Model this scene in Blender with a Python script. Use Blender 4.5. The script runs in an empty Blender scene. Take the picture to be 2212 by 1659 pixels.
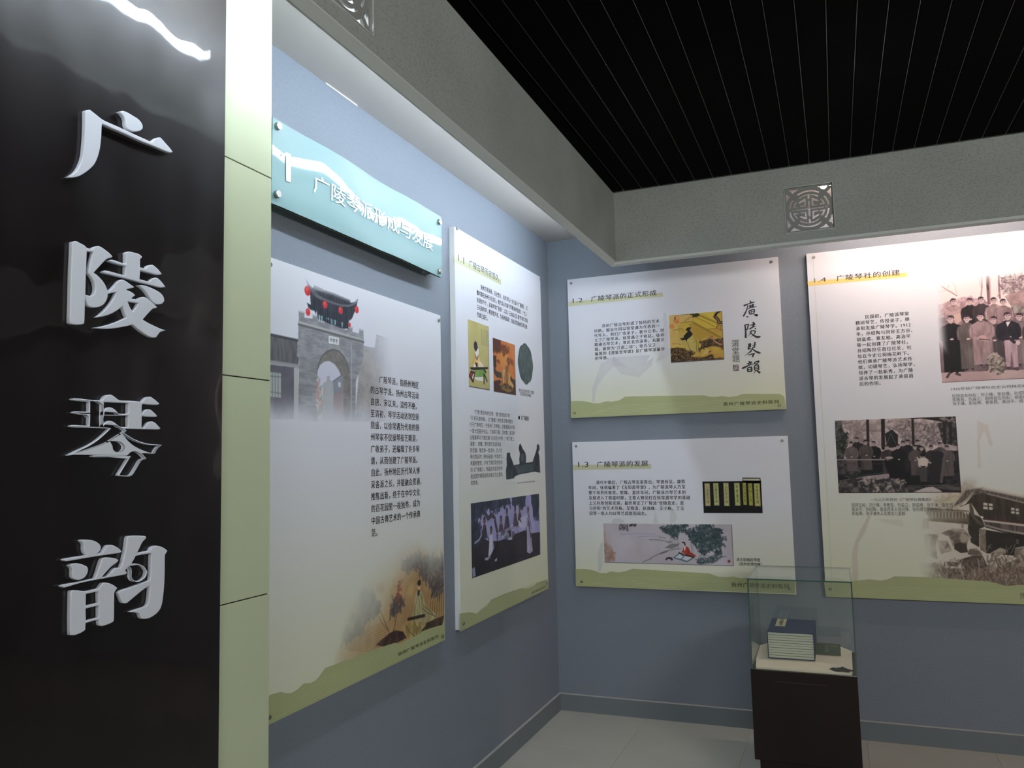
import bpy, bmesh, math, random
import numpy as np
from mathutils import Matrix, Vector

SC = bpy.context.scene
COL = SC.collection
PI = math.pi
rng = np.random.default_rng(7)

# ------------------------------------------------------------------ camera, world, lights, exposure
CAM = Vector((1.67445, -4.85912, 1.55000))
cd = bpy.data.cameras.new('camera')
cd.sensor_fit = 'HORIZONTAL'; cd.sensor_width = 36.0
cd.lens = 28.25578
cd.clip_start = 0.05; cd.clip_end = 100
cam = bpy.data.objects.new('camera', cd); COL.objects.link(cam)
cam.matrix_world = Matrix.Translation(CAM) @ Matrix(((0.9274889, 0.0557225, 0.3696746), (0.3731435, -0.0771914, -0.9245569), (-0.0229829, 0.9954579, -0.0923866))).to_4x4()
SC.camera = cam

w = bpy.data.worlds.new('world'); SC.world = w; w.use_nodes = True
w.node_tree.nodes['Background'].inputs[0].default_value = (0.62, 0.72, 0.74, 1)
w.node_tree.nodes['Background'].inputs[1].default_value = 0.10

def area(name, loc, rot, size, power, color):
    l = bpy.data.lights.new(name, 'AREA'); l.shape = 'RECTANGLE'
    l.size, l.size_y = size; l.energy = power; l.color = color
    o = bpy.data.objects.new(name, l); COL.objects.link(o)
    o.location = loc; o.rotation_euler = rot
    return o
# unseen fill lights, added behind the camera to brighten bulkheads and panels
def aimed(name, loc, target, size, power, color):
    o = area(name, loc, (0, 0, 0), size, power, color)
    o.rotation_euler = (Vector(target) - Vector(loc)).to_track_quat('-Z', 'Y').to_euler()
aimed('hall_fill_light', (5.2, -5.2, 2.45), (0.3, -2.2, 1.3), (2.4, 0.5), 86, (1.0, 0.97, 0.92))
aimed('hall_fill_light', (2.6, -8.6, 2.45), (1.2, 0.0, 2.2), (2.4, 0.5), 50, (1.0, 0.97, 0.92))

TUBE_COOL = ((0.80, 0.89, 1.0, 1), 76.0)
TUBE_WARM = ((1.0, 0.77, 0.66, 1), 136.0)

SC.view_settings.view_transform = 'Standard'
SC.view_settings.look = 'None'
SC.view_settings.gamma = 1.0
SC.view_settings.exposure = 0.08
SC.view_settings.use_curve_mapping = False

# ------------------------------------------------------------------ materials
def srgb(c):
    c = np.asarray(c, float) / 255.0
    return np.where(c <= 0.04045, c / 12.92, ((c + 0.055) / 1.055) ** 2.4)
def s4(c): return tuple(float(v) for v in srgb(c)) + (1.0,)

def mat(name, color, rough=0.5, metal=0.0, spec=0.5, noise=None, bump=None, coat=0.0, emit=None):
    """noise = (scale, amount, stretch) varies the colour; bump = (scale, strength, distance, stretch)"""
    m = bpy.data.materials.new(name); m.use_nodes = True
    nt = m.node_tree; N = nt.nodes; L = nt.links
    b = N['Principled BSDF']
    b.inputs['Base Color'].default_value = color
    b.inputs['Roughness'].default_value = rough
    b.inputs['Metallic'].default_value = metal
    b.inputs['Specular IOR Level'].default_value = spec
    b.inputs['Coat Weight'].default_value = coat
    if coat: b.inputs['Coat Roughness'].default_value = 0.03
    if emit:
        b.inputs['Emission Color'].default_value = emit[0]
        b.inputs['Emission Strength'].default_value = emit[1]
    if noise or bump:
        tc = N.new('ShaderNodeTexCoord')
    if noise:
        mp = N.new('ShaderNodeMapping'); mp.inputs['Scale'].default_value = noise[2]
        L.new(tc.outputs['Object'], mp.inputs['Vector'])
        n = N.new('ShaderNodeTexNoise'); n.inputs['Scale'].default_value = noise[0]; n.inputs['Detail'].default_value = 6
        L.new(mp.outputs[0], n.inputs['Vector'])
        r = N.new('ShaderNodeMapRange'); r.inputs['From Min'].default_value = 0.3; r.inputs['From Max'].default_value = 0.7
        r.inputs['To Min'].default_value = 1 - noise[1]; r.inputs['To Max'].default_value = 1 + noise[1]
        L.new(n.outputs['Fac'], r.inputs['Value'])
        mx = N.new('ShaderNodeMix'); mx.data_type = 'RGBA'; mx.blend_type = 'MULTIPLY'; mx.inputs['Factor'].default_value = 1
        mx.inputs[6].default_value = color
        L.new(r.outputs[0], mx.inputs[7]); L.new(mx.outputs[2], b.inputs['Base Color'])
    if bump:
        mp2 = N.new('ShaderNodeMapping'); mp2.inputs['Scale'].default_value = bump[3]
        L.new(tc.outputs['Object'], mp2.inputs['Vector'])
        n2 = N.new('ShaderNodeTexNoise'); n2.inputs['Scale'].default_value = bump[0]; n2.inputs['Detail'].default_value = 4 if not coat else 1.2
        L.new(mp2.outputs[0], n2.inputs['Vector'])
        bp = N.new('ShaderNodeBump'); bp.inputs['Strength'].default_value = bump[1]; bp.inputs['Distance'].default_value = bump[2]
        L.new(n2.outputs['Fac'], bp.inputs['Height']); L.new(bp.outputs[0], b.inputs['Normal'])
        if coat: L.new(bp.outputs[0], b.inputs['Coat Normal'])
    return m

def vc_mat(name, rough=0.4, spec=0.4):
    m = bpy.data.materials.new(name); m.use_nodes = True
    N = m.node_tree.nodes; b = N['Principled BSDF']
    a = N.new('ShaderNodeVertexColor'); a.layer_name = 'ink'
    m.node_tree.links.new(a.outputs['Color'], b.inputs['Base Color'])
    b.inputs['Roughness'].default_value = rough
    b.inputs['Specular IOR Level'].default_value = spec
    return m

def plaster_mat():
    """grey bulkhead plaster with raised, trowelled flecks"""
    m = mat('rough_plaster', s4((170, 176, 172)), 0.75, spec=0.25, noise=(3.0, 0.08, (1, 1, 1)))
    nt = m.node_tree; N = nt.nodes; L = nt.links; b = N['Principled BSDF']
    tc = N.new('ShaderNodeTexCoord')
    mp = N.new('ShaderNodeMapping'); mp.inputs['Scale'].default_value = (1, 1, 1.8)
    L.new(tc.outputs['Object'], mp.inputs['Vector'])
    n = N.new('ShaderNodeTexNoise'); n.inputs['Scale'].default_value = 80; n.inputs['Detail'].default_value = 4; n.inputs['Distortion'].default_value = 0.6
    L.new(mp.outputs[0], n.inputs['Vector'])
    r = N.new('ShaderNodeValToRGB'); r.color_ramp.elements[0].position = 0.56; r.color_ramp.elements[1].position = 0.68
    L.new(n.outputs['Fac'], r.inputs[0])
    n2 = N.new('ShaderNodeTexNoise'); n2.inputs['Scale'].default_value = 300
    L.new(tc.outputs['Object'], n2.inputs['Vector'])
    ad = N.new('ShaderNodeMath'); ad.operation = 'MULTIPLY_ADD'; ad.inputs[1].default_value = 0.12
    L.new(n2.outputs['Fac'], ad.inputs[0]); L.new(r.outputs[0], ad.inputs[2])
    bp = N.new('ShaderNodeBump'); bp.inputs['Strength'].default_value = 0.75; bp.inputs['Distance'].default_value = 0.002
    L.new(ad.outputs[0], bp.inputs['Height']); L.new(bp.outputs[0], b.inputs['Normal'])
    return m

M = {}
M['wall'] = mat('blue_grey_wall_paint', s4((125, 134, 146)), 0.62, spec=0.3, noise=(160, 0.07, (1, 1, 0.6)), bump=(95, 0.5, 0.002, (1, 1, 0.45)))
M['skirting'] = mat('grey_skirting_paint', s4((116, 125, 130)), 0.55, spec=0.35)
M['skirting_edge'] = mat('worn_skirting_edge', s4((178, 176, 172)), 0.6)
M['plaster'] = plaster_mat()
M['edge'] = mat('bulkhead_edge_paint', s4((214, 220, 218)), 0.6, spec=0.3)
M['soffit'] = mat('white_soffit_panel', s4((196, 191, 184)), 0.38, spec=0.5)
M['slat'] = mat('black_ceiling_slat', s4((2, 2, 2)), 0.6, spec=0.02)
M['slat_glint'] = mat('slat_edge_glint', s4((44, 42, 33)), 0.3, spec=0.8)  # paler strip colour imitates light glinting along the slat edges
M['plate'] = mat('grey_lattice_paint', s4((150, 153, 150)), 0.6, spec=0.3)
M['dark'] = mat('dark_void_paint', s4((10, 10, 10)), 0.9)
M['tile'] = mat('pale_grey_floor_tile', s4((180, 180, 170)), 0.42, spec=0.4, noise=(2.5, 0.05, (1, 1, 1)))
M['grout'] = mat('floor_grout', s4((172, 171, 162)), 0.8)
M['clad'] = mat('pale_green_cladding', s4((192, 203, 170)), 0.42, spec=0.4, noise=(1.2, 0.02, (1, 1, 1)))
M['joint'] = mat('cladding_joint', s4((40, 38, 34)), 0.8)
M['lacquer'] = mat('rosewood_lacquer', s4((14, 5, 6)), 0.36, spec=0.4, coat=0.8, bump=(6, 0.38, 0.018, (1, 1, 0.5)), noise=(6, 0.25, (1, 1, 0.1)))
M['letter'] = mat('white_raised_lettering', s4((214, 220, 230)), 0.35)
M['steel'] = mat('brushed_steel', s4((190, 188, 182)), 0.3, metal=1.0)
M['bronze'] = mat('dull_metal_screw', s4((150, 146, 138)), 0.4, metal=0.9)
M['pvc'] = mat('white_board_core', s4((226, 230, 232)), 0.5)
M['board_dark'] = mat('dark_brown_board_side', s4((70, 48, 42)), 0.6)
M['aqua'] = mat('aqua_acrylic', s4((120, 160, 163)), 0.4, spec=0.3, coat=1.0)
M['olive'] = mat('olive_acrylic_edge', s4((92, 100, 62)), 0.3, spec=0.6)
M['paper'] = vc_mat('printed_poster_face', 0.5, 0.25)
M['ink'] = mat('dark_printing_ink', s4((44, 42, 50)), 0.45)
M['ink_soft'] = mat('grey_printing_ink', s4((70, 66, 66)), 0.45)
M['ink_brown'] = mat('brown_printing_ink', s4((84, 62, 46)), 0.45)
M['ink_white'] = mat('white_printed_letters', s4((240, 246, 246)), 0.2, coat=0.6)
M['stripe'] = mat('olive_heading_stripe', s4((200, 203, 168)), 0.42)
M['band'] = mat('olive_hill_band', s4((172, 180, 132)), 0.42, noise=(2.0, 0.06, (1, 1, 1)))
M['band_line'] = mat('pale_band_lines', s4((194, 200, 158)), 0.42)
M['wood'] = mat('dark_brown_pedestal_wood', s4((30, 17, 15)), 0.45, spec=0.35, noise=(5, 0.2, (1, 1, 0.1)))
M['cloth'] = mat('cream_flannel', s4((244, 234, 214)), 0.95, spec=0.1, bump=(220, 0.4, 0.002, (1, 1, 1)))
M['navy'] = mat('navy_book_cloth', s4((52, 64, 98)), 0.8, spec=0.2, bump=(400, 0.2, 0.001, (1, 1, 1)))
M['pages'] = mat('book_pages', s4((206, 210, 194)), 0.85, noise=(60, 0.10, (0.3, 0.3, 6)))
M['bookcover'] = mat('thin_book_cover', s4((58, 66, 64)), 0.8)
M['labelpaper'] = mat('cream_title_slip', s4((214, 212, 176)), 0.7)
M['card'] = mat('dark_green_card', s4((56, 74, 50)), 0.5)
M['card_ink'] = mat('pale_card_lettering', s4((150, 165, 140)), 0.5)
M['rag'] = mat('charcoal_cloth', s4((44, 46, 44)), 0.95, noise=(60, 0.4, (1, 1, 1)))
M['tube_cool'] = mat('cool_white_tube', (1, 1, 1, 1), emit=TUBE_COOL)
M['tube_warm'] = mat('warm_white_tube', (1, 1, 1, 1), emit=TUBE_WARM)
M['white_metal'] = mat('white_enamel', s4((225, 225, 225)), 0.4)

def glass_mat(name, tint, gloss_tint=(1, 1, 1, 1), body=0.0):
    m = bpy.data.materials.new(name); m.use_nodes = True
    nt = m.node_tree; N = nt.nodes; L = nt.links
    N.remove(N['Principled BSDF']); out = N['Material Output']
    tr = N.new('ShaderNodeBsdfTransparent'); tr.inputs[0].default_value = tint
    df = N.new('ShaderNodeBsdfDiffuse'); df.inputs[0].default_value = (0.35, 0.5, 0.42, 1)
    m0 = N.new('ShaderNodeMixShader'); m0.inputs[0].default_value = body
    L.new(tr.outputs[0], m0.inputs[1]); L.new(df.outputs[0], m0.inputs[2])
    gl = N.new('ShaderNodeBsdfGlossy'); gl.inputs['Roughness'].default_value = 0.02; gl.inputs[0].default_value = gloss_tint
    fr = N.new('ShaderNodeFresnel'); ge = N.new('ShaderNodeNewGeometry'); io = N.new('ShaderNodeMath'); io.operation = 'MULTIPLY_ADD'
    io.inputs[1].default_value = 1 / 1.5 - 1.5; io.inputs[2].default_value = 1.5   # thin sheet: same reflection from either side
    L.new(ge.outputs['Backfacing'], io.inputs[0]); L.new(io.outputs[0], fr.inputs[0])
    mx = N.new('ShaderNodeMixShader')
    L.new(fr.outputs[0], mx.inputs[0]); L.new(m0.outputs[0], mx.inputs[1]); L.new(gl.outputs[0], mx.inputs[2])
    L.new(mx.outputs[0], out.inputs['Surface'])
    return m
M['glass'] = glass_mat('clear_green_tinted_glass', (0.978, 0.992, 0.982, 1), body=0.008)
M['glass_edge'] = mat('green_glass_edge', s4((56, 98, 84)), 0.15, spec=0.8)

# ------------------------------------------------------------------ mesh helpers
def link(name, me, parent=None, m=None):
    o = bpy.data.objects.new(name, me); COL.objects.link(o)
    if m is not None:
        me.materials.clear(); me.materials.append(m)
    if parent is not None: o.parent = parent
    return o

def mesh(verts, faces):
    me = bpy.data.meshes.new('m'); me.from_pydata([tuple(v) for v in verts], [], faces); me.update()
    return me

def boxes(bs, bevel=0.0):
    """bs: list of (x0,y0,z0,x1,y1,z1)"""
    V, F = [], []
    for b in bs:
        x0, y0, z0, x1, y1, z1 = b
        x0, x1 = min(x0, x1), max(x0, x1); y0, y1 = min(y0, y1), max(y0, y1); z0, z1 = min(z0, z1), max(z0, z1)
        k = len(V)
        V += [(x0, y0, z0), (x1, y0, z0), (x1, y1, z0), (x0, y1, z0), (x0, y0, z1), (x1, y0, z1), (x1, y1, z1), (x0, y1, z1)]
        F += [[k + i for i in f] for f in ([0, 3, 2, 1], [4, 5, 6, 7], [0, 1, 5, 4], [1, 2, 6, 5], [2, 3, 7, 6], [3, 0, 4, 7])]
    me = mesh(V, F)
    if bevel > 0:
        import bmesh
        bm = bmesh.new(); bm.from_mesh(me)
        bmesh.ops.bevel(bm, geom=list(bm.edges), offset=bevel, segments=2, affect='EDGES', profile=0.5)
        bm.to_mesh(me); bm.free()
    return me

def tag(o, label=None, cat=None, group=None, kind=None):
    if label: o['label'] = label
    if cat: o['category'] = cat
    if group: o['group'] = group
    if kind: o['kind'] = kind
    return o

def empty(name, loc, label, cat, group=None):
    o = bpy.data.objects.new(name, None); COL.objects.link(o); o.location = loc
    o.empty_display_size = 0.05
    return tag(o, label, cat, group)

def part(name, me, root, m):
    """a child mesh whose vertices are given in world coordinates"""
    me.transform(Matrix.Translation(-root.location))
    return link(name, me, root, m)

def cyl(c, axis, r, l, n=20, r2=None, smooth=True):
    """cylinder from c along axis ('x','y','z', sign by l)"""
    r2 = r if r2 is None else r2
    V, F = [], []
    for k, (t, rr) in enumerate(((0, r), (l, r2))):
        for i in range(n):
            a = 2 * PI * i / n; u, v = rr * math.cos(a), rr * math.sin(a)
            p = {'x': (t, u, v), 'y': (u, t, v), 'z': (u, v, t)}[axis]
            V.append((c[0] + p[0], c[1] + p[1], c[2] + p[2]))
    F = [[i, (i + 1) % n, n + (i + 1) % n, n + i] for i in range(n)] + [list(range(n))[::-1], list(range(n, 2 * n))]
    me = mesh(V, F)
    if smooth:
        for p in me.polygons: p.use_smooth = len(p.vertices) == 4
    return me

# wall planes: U runs to the right, Z up, N out of the wall into the room
def on_left(U, Z, N): return (N, U, Z)
def on_back(U, Z, N): return (U, -N, Z)

def smooth_poly(P, lim=50, it=2):
    P = [np.array(p, float) for p in P]
    for _ in range(it):
        n = len(P); Q = []
        corner = []
        for i in range(n):
            a = P[i] - P[i - 1]; b = P[(i + 1) % n] - P[i]
            ang = abs(math.degrees(math.atan2(a[0] * b[1] - a[1] * b[0], a @ b)))
            corner.append(ang > lim)
        for i in range(n):
            p0, p1, p2, p3 = P[i - 1], P[i], P[(i + 1) % n], P[(i + 2) % n]
            Q.append(p1)
            t1 = (p2 - p0) / 2 if not corner[i] else (p2 - p1)
            t2 = (p3 - p1) / 2 if not corner[(i + 1) % n] else (p2 - p1)
            L = np.linalg.norm(p2 - p1)
            if L < 1e-9: continue
            for t in (t1, t2):
                q = np.linalg.norm(t)
                if q > 1.2 * L: t *= 1.2 * L / q
            Q.append((p1 + p2) / 2 + (t1 - t2) / 8)
        P = Q
    return P

def filled(loops, depth=0.0, bevel=0.0, scale=0.001):
    """even-odd filled 2D outlines (mm) -> mesh in x,y with extrusion 0..depth in z"""
    cu = bpy.data.curves.new('c', 'CURVE'); cu.dimensions = '2D'; cu.fill_mode = 'BOTH'
    cu.extrude = depth / 2 if depth else 0.0
    if bevel: cu.bevel_depth = bevel; cu.bevel_resolution = 2; cu.offset = -bevel
    for lp in loops:
        sp = cu.splines.new('POLY'); sp.points.add(len(lp) - 1); sp.use_cyclic_u = True
        for i, p in enumerate(lp): sp.points[i].co = (p[0] * scale, p[1] * scale, 0, 1)
    ob = bpy.data.objects.new('c', cu); COL.objects.link(ob)
    me = bpy.data.meshes.new_from_object(ob.evaluated_get(bpy.context.evaluated_depsgraph_get()))
    bpy.data.objects.remove(ob); bpy.data.curves.remove(cu)
    return me

def to_wall(me, fn, N):
    """mesh x,y,z -> U,Z,N of a wall plane"""
    n = len(me.vertices); a = np.empty(n * 3); me.vertices.foreach_get('co', a); a = a.reshape(-1, 3)
    b = np.array(fn(a[:, 0], a[:, 1], a[:, 2] + N)).T
    me.vertices.foreach_set('co', b.ravel()); me.update()
    return me

def text_mesh(s, box=None, bold=0.0, line=1.0, char=1.0):
    """printed text as a flat mesh fitted to box = ((u0,z0),(u1,z1)) in mm"""
    cu = bpy.data.curves.new('t', 'FONT'); cu.body = s; cu.size = 1.0
    cu.space_line = line; cu.space_character = char; cu.resolution_u = 2
    ob = bpy.data.objects.new('t', cu); COL.objects.link(ob)
    me = bpy.data.meshes.new_from_object(ob.evaluated_get(bpy.context.evaluated_depsgraph_get()))
    bpy.data.objects.remove(ob); bpy.data.curves.remove(cu)
    if bold:   # printed twice, slightly shifted sideways: heavier uprights, thin crossbars
        bm = bmesh.new(); bm.from_mesh(me); m2 = me.copy(); m2.transform(Matrix.Translation((bold, 0, 0)))
        bm.from_mesh(m2); bm.to_mesh(me); bm.free(); bpy.data.meshes.remove(m2)
    n = len(me.vertices); a = np.empty(n * 3); me.vertices.foreach_get('co', a); a = a.reshape(-1, 3)
    (u0, z0), (u1, z1) = box
    u0, u1 = min(u0, u1), max(u0, u1); z0, z1 = min(z0, z1), max(z0, z1)
    lo, hi = a.min(0), a.max(0)
    a[:, 0] = (u0 + (a[:, 0] - lo[0]) / (hi[0] - lo[0]) * (u1 - u0)) / 1000
    a[:, 1] = (z0 + (a[:, 1] - lo[1]) / (hi[1] - lo[1]) * (z1 - z0)) / 1000
    a[:, 2] = 0
    me.vertices.foreach_set('co', a.ravel()); me.update()
    return me

# ------------------------------------------------------------------ printing: pictures painted as per-vertex ink on fine grids
def value_noise(h, w, cell, seed, octaves=3):
    r = np.random.default_rng(seed); out = np.zeros((h, w)); amp = 1.0; tot = 0
    cx, cy = (cell if isinstance(cell, tuple) else (cell, cell))
    for _ in range(octaves):
        gh, gw = int(h / cy) + 3, int(w / cx) + 3
        g = r.random((gh, gw)); y = np.arange(h) / cy; x = np.arange(w) / cx
        yi = y.astype(int); xi = x.astype(int); fy = y - yi; fx = x - xi
        fy = (fy * fy * (3 - 2 * fy))[:, None]; fx = (fx * fx * (3 - 2 * fx))[None, :]
        a = g[yi][:, xi]; b = g[yi][:, xi + 1]; c = g[yi + 1][:, xi]; d = g[yi + 1][:, xi + 1]
        out += amp * ((a * (1 - fx) + b * fx) * (1 - fy) + (c * (1 - fx) + d * fx) * fy)
        tot += amp; amp *= 0.6; cx = max(1.01, cx / 2); cy = max(1.01, cy / 2)
    return out / tot

class Pic:
    """canvas over the plane rectangle u0..u1, z0..z1 (mm), colours in sRGB 0..255"""
    def __init__(s, box, res, col=(255, 255, 255)):
        (ua, za), (ub, zb) = box
        s.u0, s.u1 = min(ua, ub), max(ua, ub); s.z0, s.z1 = min(za, zb), max(za, zb)
        s.w = int((s.u1 - s.u0) / res) + 1; s.h = int((s.z1 - s.z0) / res) + 1
        s.U = np.linspace(s.u0, s.u1, s.w); s.Z = np.linspace(s.z1, s.z0, s.h)
        s.c = np.empty((s.h, s.w, 3)); s.c[:] = col; s.k = 0
    def win(s, P, pad=0):
        P = np.array(P, float)
        i0 = max(0, int(np.searchsorted(s.U, P[:, 0].min() - pad)) - 1); i1 = min(s.w, int(np.searchsorted(s.U, P[:, 0].max() + pad)) + 1)
        zr = -s.Z
        j0 = max(0, int(np.searchsorted(zr, -(P[:, 1].max() + pad))) - 1); j1 = min(s.h, int(np.searchsorted(zr, -(P[:, 1].min() - pad))) + 1)
        return i0, i1, j0, j1
    def put(s, w, a, col):
        i0, i1, j0, j1 = w
        if i1 <= i0 or j1 <= j0: return
        s.c[j0:j1, i0:i1] = s.c[j0:j1, i0:i1] * (1 - a[..., None]) + np.asarray(col, float) * a[..., None]
    def inside(s, w, P):
        i0, i1, j0, j1 = w; du = s.U[1] - s.U[0]; dz = s.Z[0] - s.Z[1]
        acc = np.zeros((j1 - j0, i1 - i0)); P = np.array(P, float)
        for ou, oz in ((-.25, -.25), (.25, -.25), (-.25, .25), (.25, .25)):
            X = s.U[None, i0:i1] + ou * du; Y = s.Z[j0:j1, None] + oz * dz
            ins = np.zeros(acc.shape, bool)
            for (xa, ya), (xb, yb) in zip(P, np.roll(P, -1, 0)):
                if ya == yb: continue
                ins ^= ((ya > Y) != (yb > Y)) & (X < (xb - xa) * (Y - ya) / (yb - ya) + xa)
            acc += ins
        return acc / 4
    def poly(s, P, col, a=1.0, tex=None):
        w = s.win(P)
        if w[1] <= w[0] or w[3] <= w[2]: return
        m = s.inside(w, P) * a
        if tex:   # (other colour, cell mm, contrast)
            s.k += 1; res = s.U[1] - s.U[0]
            cell = tuple(max(1.01, t / res) for t in (tex[1] if isinstance(tex[1], tuple) else (tex[1], tex[1])))
            n = value_noise(w[3] - w[2], w[1] - w[0], cell, s.k + 11)
            n = np.clip((n - 0.5) * tex[2] + 0.5, 0, 1)[..., None]
            col = np.asarray(col, float) * (1 - n) + np.asarray(tex[0], float) * n
        s.put(w, m, col)
    def line(s, P, wd, col, a=1.0):
        w = s.win(P, wd)
        if w[1] <= w[0] or w[3] <= w[2]: return
        X = s.U[None, w[0]:w[1]]; Y = s.Z[w[2]:w[3], None]; res = s.U[1] - s.U[0]
        D = np.full((w[3] - w[2], w[1] - w[0]), 1e9)
        ws = wd if isinstance(wd, (list, tuple)) else None
        for k in range(len(P) - 1):
            (xa, ya), (xb, yb) = P[k], P[k + 1]; L2 = (xb - xa) ** 2 + (yb - ya) ** 2 + 1e-9
            t = np.clip(((X - xa) * (xb - xa) + (Y - ya) * (yb - ya)) / L2, 0, 1)
            D = np.minimum(D, np.hypot(X - xa - t * (xb - xa), Y - ya - t * (yb - ya)))
        s.put(w, np.clip((wd / 2 - D) / res + 0.5, 0, 1) * a, col)
    def dot(s, c, rx, rz, col, a=1.0, soft=0.0):
        w = s.win([(c[0] - rx, c[1] - rz), (c[0] + rx, c[1] + rz)], 3)
        if w[1] <= w[0] or w[3] <= w[2]: return
        X = (s.U[None, w[0]:w[1]] - c[0]) / rx; Y = (s.Z[w[2]:w[3], None] - c[1]) / rz
        d = np.hypot(X, Y); e = max(soft, (s.U[1] - s.U[0]) / max(1e-6, min(rx, rz)))
        s.put(w, np.clip((1 - d) / e + (0.5 if not soft else 0), 0, 1) * a, col)
    def leaves(s, P, n, size, cols, a=0.9, seed=0, ang=None, asp=0.35):
        """n short brush dabs scattered inside polygon P"""
        r = np.random.default_rng(seed); P = np.array(P, float); lo, hi = P.min(0), P.max(0)
        for _ in range(n):
            for _t in range(12):
                q = lo + r.random(2) * (hi - lo); c = False
                for (xa, ya), (xb, yb) in zip(P, np.roll(P, -1, 0)):
                    if (ya > q[1]) != (yb > q[1]) and q[0] < (xb - xa) * (q[1] - ya) / (yb - ya) + xa: c = not c
                if c: break
            else: continue
            t = (ang + r.normal() * 0.5) if ang is not None else r.random() * PI
            L = size * (0.5 + r.random()); d = np.array([math.cos(t), math.sin(t)]) * L / 2
            s.line([tuple(q - d), tuple(q + d)], L * asp, cols[r.integers(len(cols))], a)
    def person(s, head, h, robe, face=(200, 190, 186), hair=(50, 42, 46), wid=1.0, foot=None):
        """figure in a robe: head centre, head height h (mm), robe colour, down to foot z"""
        u, z = head; fz = foot if foot is not None else z - 6 * h
        sh = 0.98 * h * wid; R = tuple(robe); k = lambda c, f: tuple(min(255, int(q * f)) for q in c)
        D, Lt = k(R, .72), k(R, 1.16)
        dx = h * .06 * (1 if int(abs(u)) % 2 else -1)
        if z - fz > 4 * h:
            s.line([(u - .45 * h, fz - .05 * h), (u - .25 * h, fz + .1 * h)], .3 * h, (40, 34, 38)); s.line([(u + .35 * h, fz - .05 * h), (u + .2 * h, fz + .1 * h)], .3 * h, (40, 34, 38))
        body = [(u - .30 * h, z - .55 * h), (u + .30 * h, z - .55 * h), (u + .62 * sh, z - .92 * h), (u + .95 * sh, z - 1.15 * h), (u + 1.12 * sh, z - 1.9 * h), (u + 1.06 * sh, z - 2.9 * h), (u + .82 * sh, z - 3.1 * h), (u + .86 * sh, fz),
                (u - .86 * sh, fz), (u - .82 * sh, z - 3.1 * h), (u - 1.06 * sh, z - 2.9 * h), (u - 1.12 * sh, z - 1.9 * h), (u - .95 * sh, z - 1.15 * h), (u - .62 * sh, z - .92 * h)]
        body = [(a_, max(b_, fz)) for a_, b_ in body]
        s.poly(body, R, tex=(D, (h * .7, h * 2.2), 1.8))
        s.line(body[2:8], .10 * h, D, .8); s.line(body[8:14], .10 * h, D, .8)
        if z - fz > 3 * h:
            for sg in (-1, 1):
                s.line([(u + sg * .80 * sh, z - 1.5 * h), (u + sg * .82 * sh, z - 2.4 * h), (u + sg * .25 * h, z - 2.95 * h)], .09 * h, D, .9)
                s.line([(u + sg * .95 * sh, z - 1.6 * h), (u + sg * .96 * sh, z - 2.5 * h)], .12 * h, Lt, .6)
            s.dot((u + dx, z - 2.95 * h), .24 * h, .14 * h, face); s.line([(u - .3 * h, z - 3.1 * h), (u + .3 * h, z - 3.1 * h)], .09 * h, D, .8)
            for t in (-.45, -.1, .3): s.line([(u + t * sh, z - 3.3 * h), (u + t * 1.15 * sh, fz + .1 * h)], .08 * h, D, .55)
        s.line([(u, z - .85 * h), (u + .16 * h, z - 1.6 * h), (u + .2 * h, z - 2.6 * h)], .05 * h, D, .7)
        s.poly([(u - .20 * h, z - .38 * h), (u + .20 * h, z - .38 * h), (u + .24 * h, z - .72 * h), (u - .24 * h, z - .72 * h)], k(face, .8)); s.line([(u - .26 * h, z - .66 * h), (u, z - .76 * h), (u + .26 * h, z - .66 * h)], .12 * h, k(R, .6))
        s.dot((u, z + .10 * h), .43 * h, .47 * h, hair)
        s.dot((u + dx, z - .06 * h), .36 * h, .46 * h, face); s.dot((u - .40 * h + dx, z - .06 * h), .07 * h, .12 * h, k(face, .85)); s.dot((u + .40 * h + dx, z - .06 * h), .07 * h, .12 * h, k(face, .85))
        s.dot((u + dx - .16 * h, z - .14 * h), .16 * h, .3 * h, k(face, .88), .5, .5); s.dot((u, z + .36 * h), .36 * h, .15 * h, hair)
        for sg in (-1, 1):
            s.line([(u + dx + sg * .08 * h, z + .10 * h), (u + dx + sg * .24 * h, z + .11 * h)], .05 * h, hair, .8); s.dot((u + dx + sg * .16 * h, z + .02 * h), .07 * h, .045 * h, k(hair, .8))
        s.line([(u + dx, z), (u + dx + .03 * h, z - .16 * h)], .06 * h, k(face, .74), .8); s.line([(u + dx - .11 * h, z - .28 * h), (u + dx + .11 * h, z - .28 * h)], .06 * h, k(face, .6))
    def border(s, col, wd, sides='rb'):
        if 'r' in sides: s.line([(s.u1, s.z1), (s.u1, s.z0)], wd, col)
        if 'b' in sides: s.line([(s.u0, s.z0), (s.u1, s.z0)], wd, col)
        if 'l' in sides: s.line([(s.u0, s.z1), (s.u0, s.z0)], wd, col)
        if 't' in sides: s.line([(s.u0, s.z1), (s.u1, s.z1)], wd, col)
    def build(s, name, root, fn, N, m=None, keep=None):
        V = np.empty((s.h, s.w, 3)); UU, ZZ = np.meshgrid(s.U / 1000, s.Z / 1000)
        v = np.array(fn(UU, ZZ, np.full_like(UU, N))); V = np.moveaxis(v, 0, -1).reshape(-1, 3) - np.array(root.location)
        idx = np.arange(s.h * s.w).reshape(s.h, s.w)
        F = np.stack([idx[1:, :-1], idx[1:, 1:], idx[:-1, 1:], idx[:-1, :-1]], -1).reshape(-1, 4)
        if keep is not None:
            k = keep[:-1, :-1].ravel() > 0.5; F = F[k]
        me = bpy.data.meshes.new('m'); me.vertices.add(len(V)); me.vertices.foreach_set('co', V.ravel())
        me.loops.add(F.size); me.loops.foreach_set('vertex_index', F.ravel().astype(np.int32))
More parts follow.
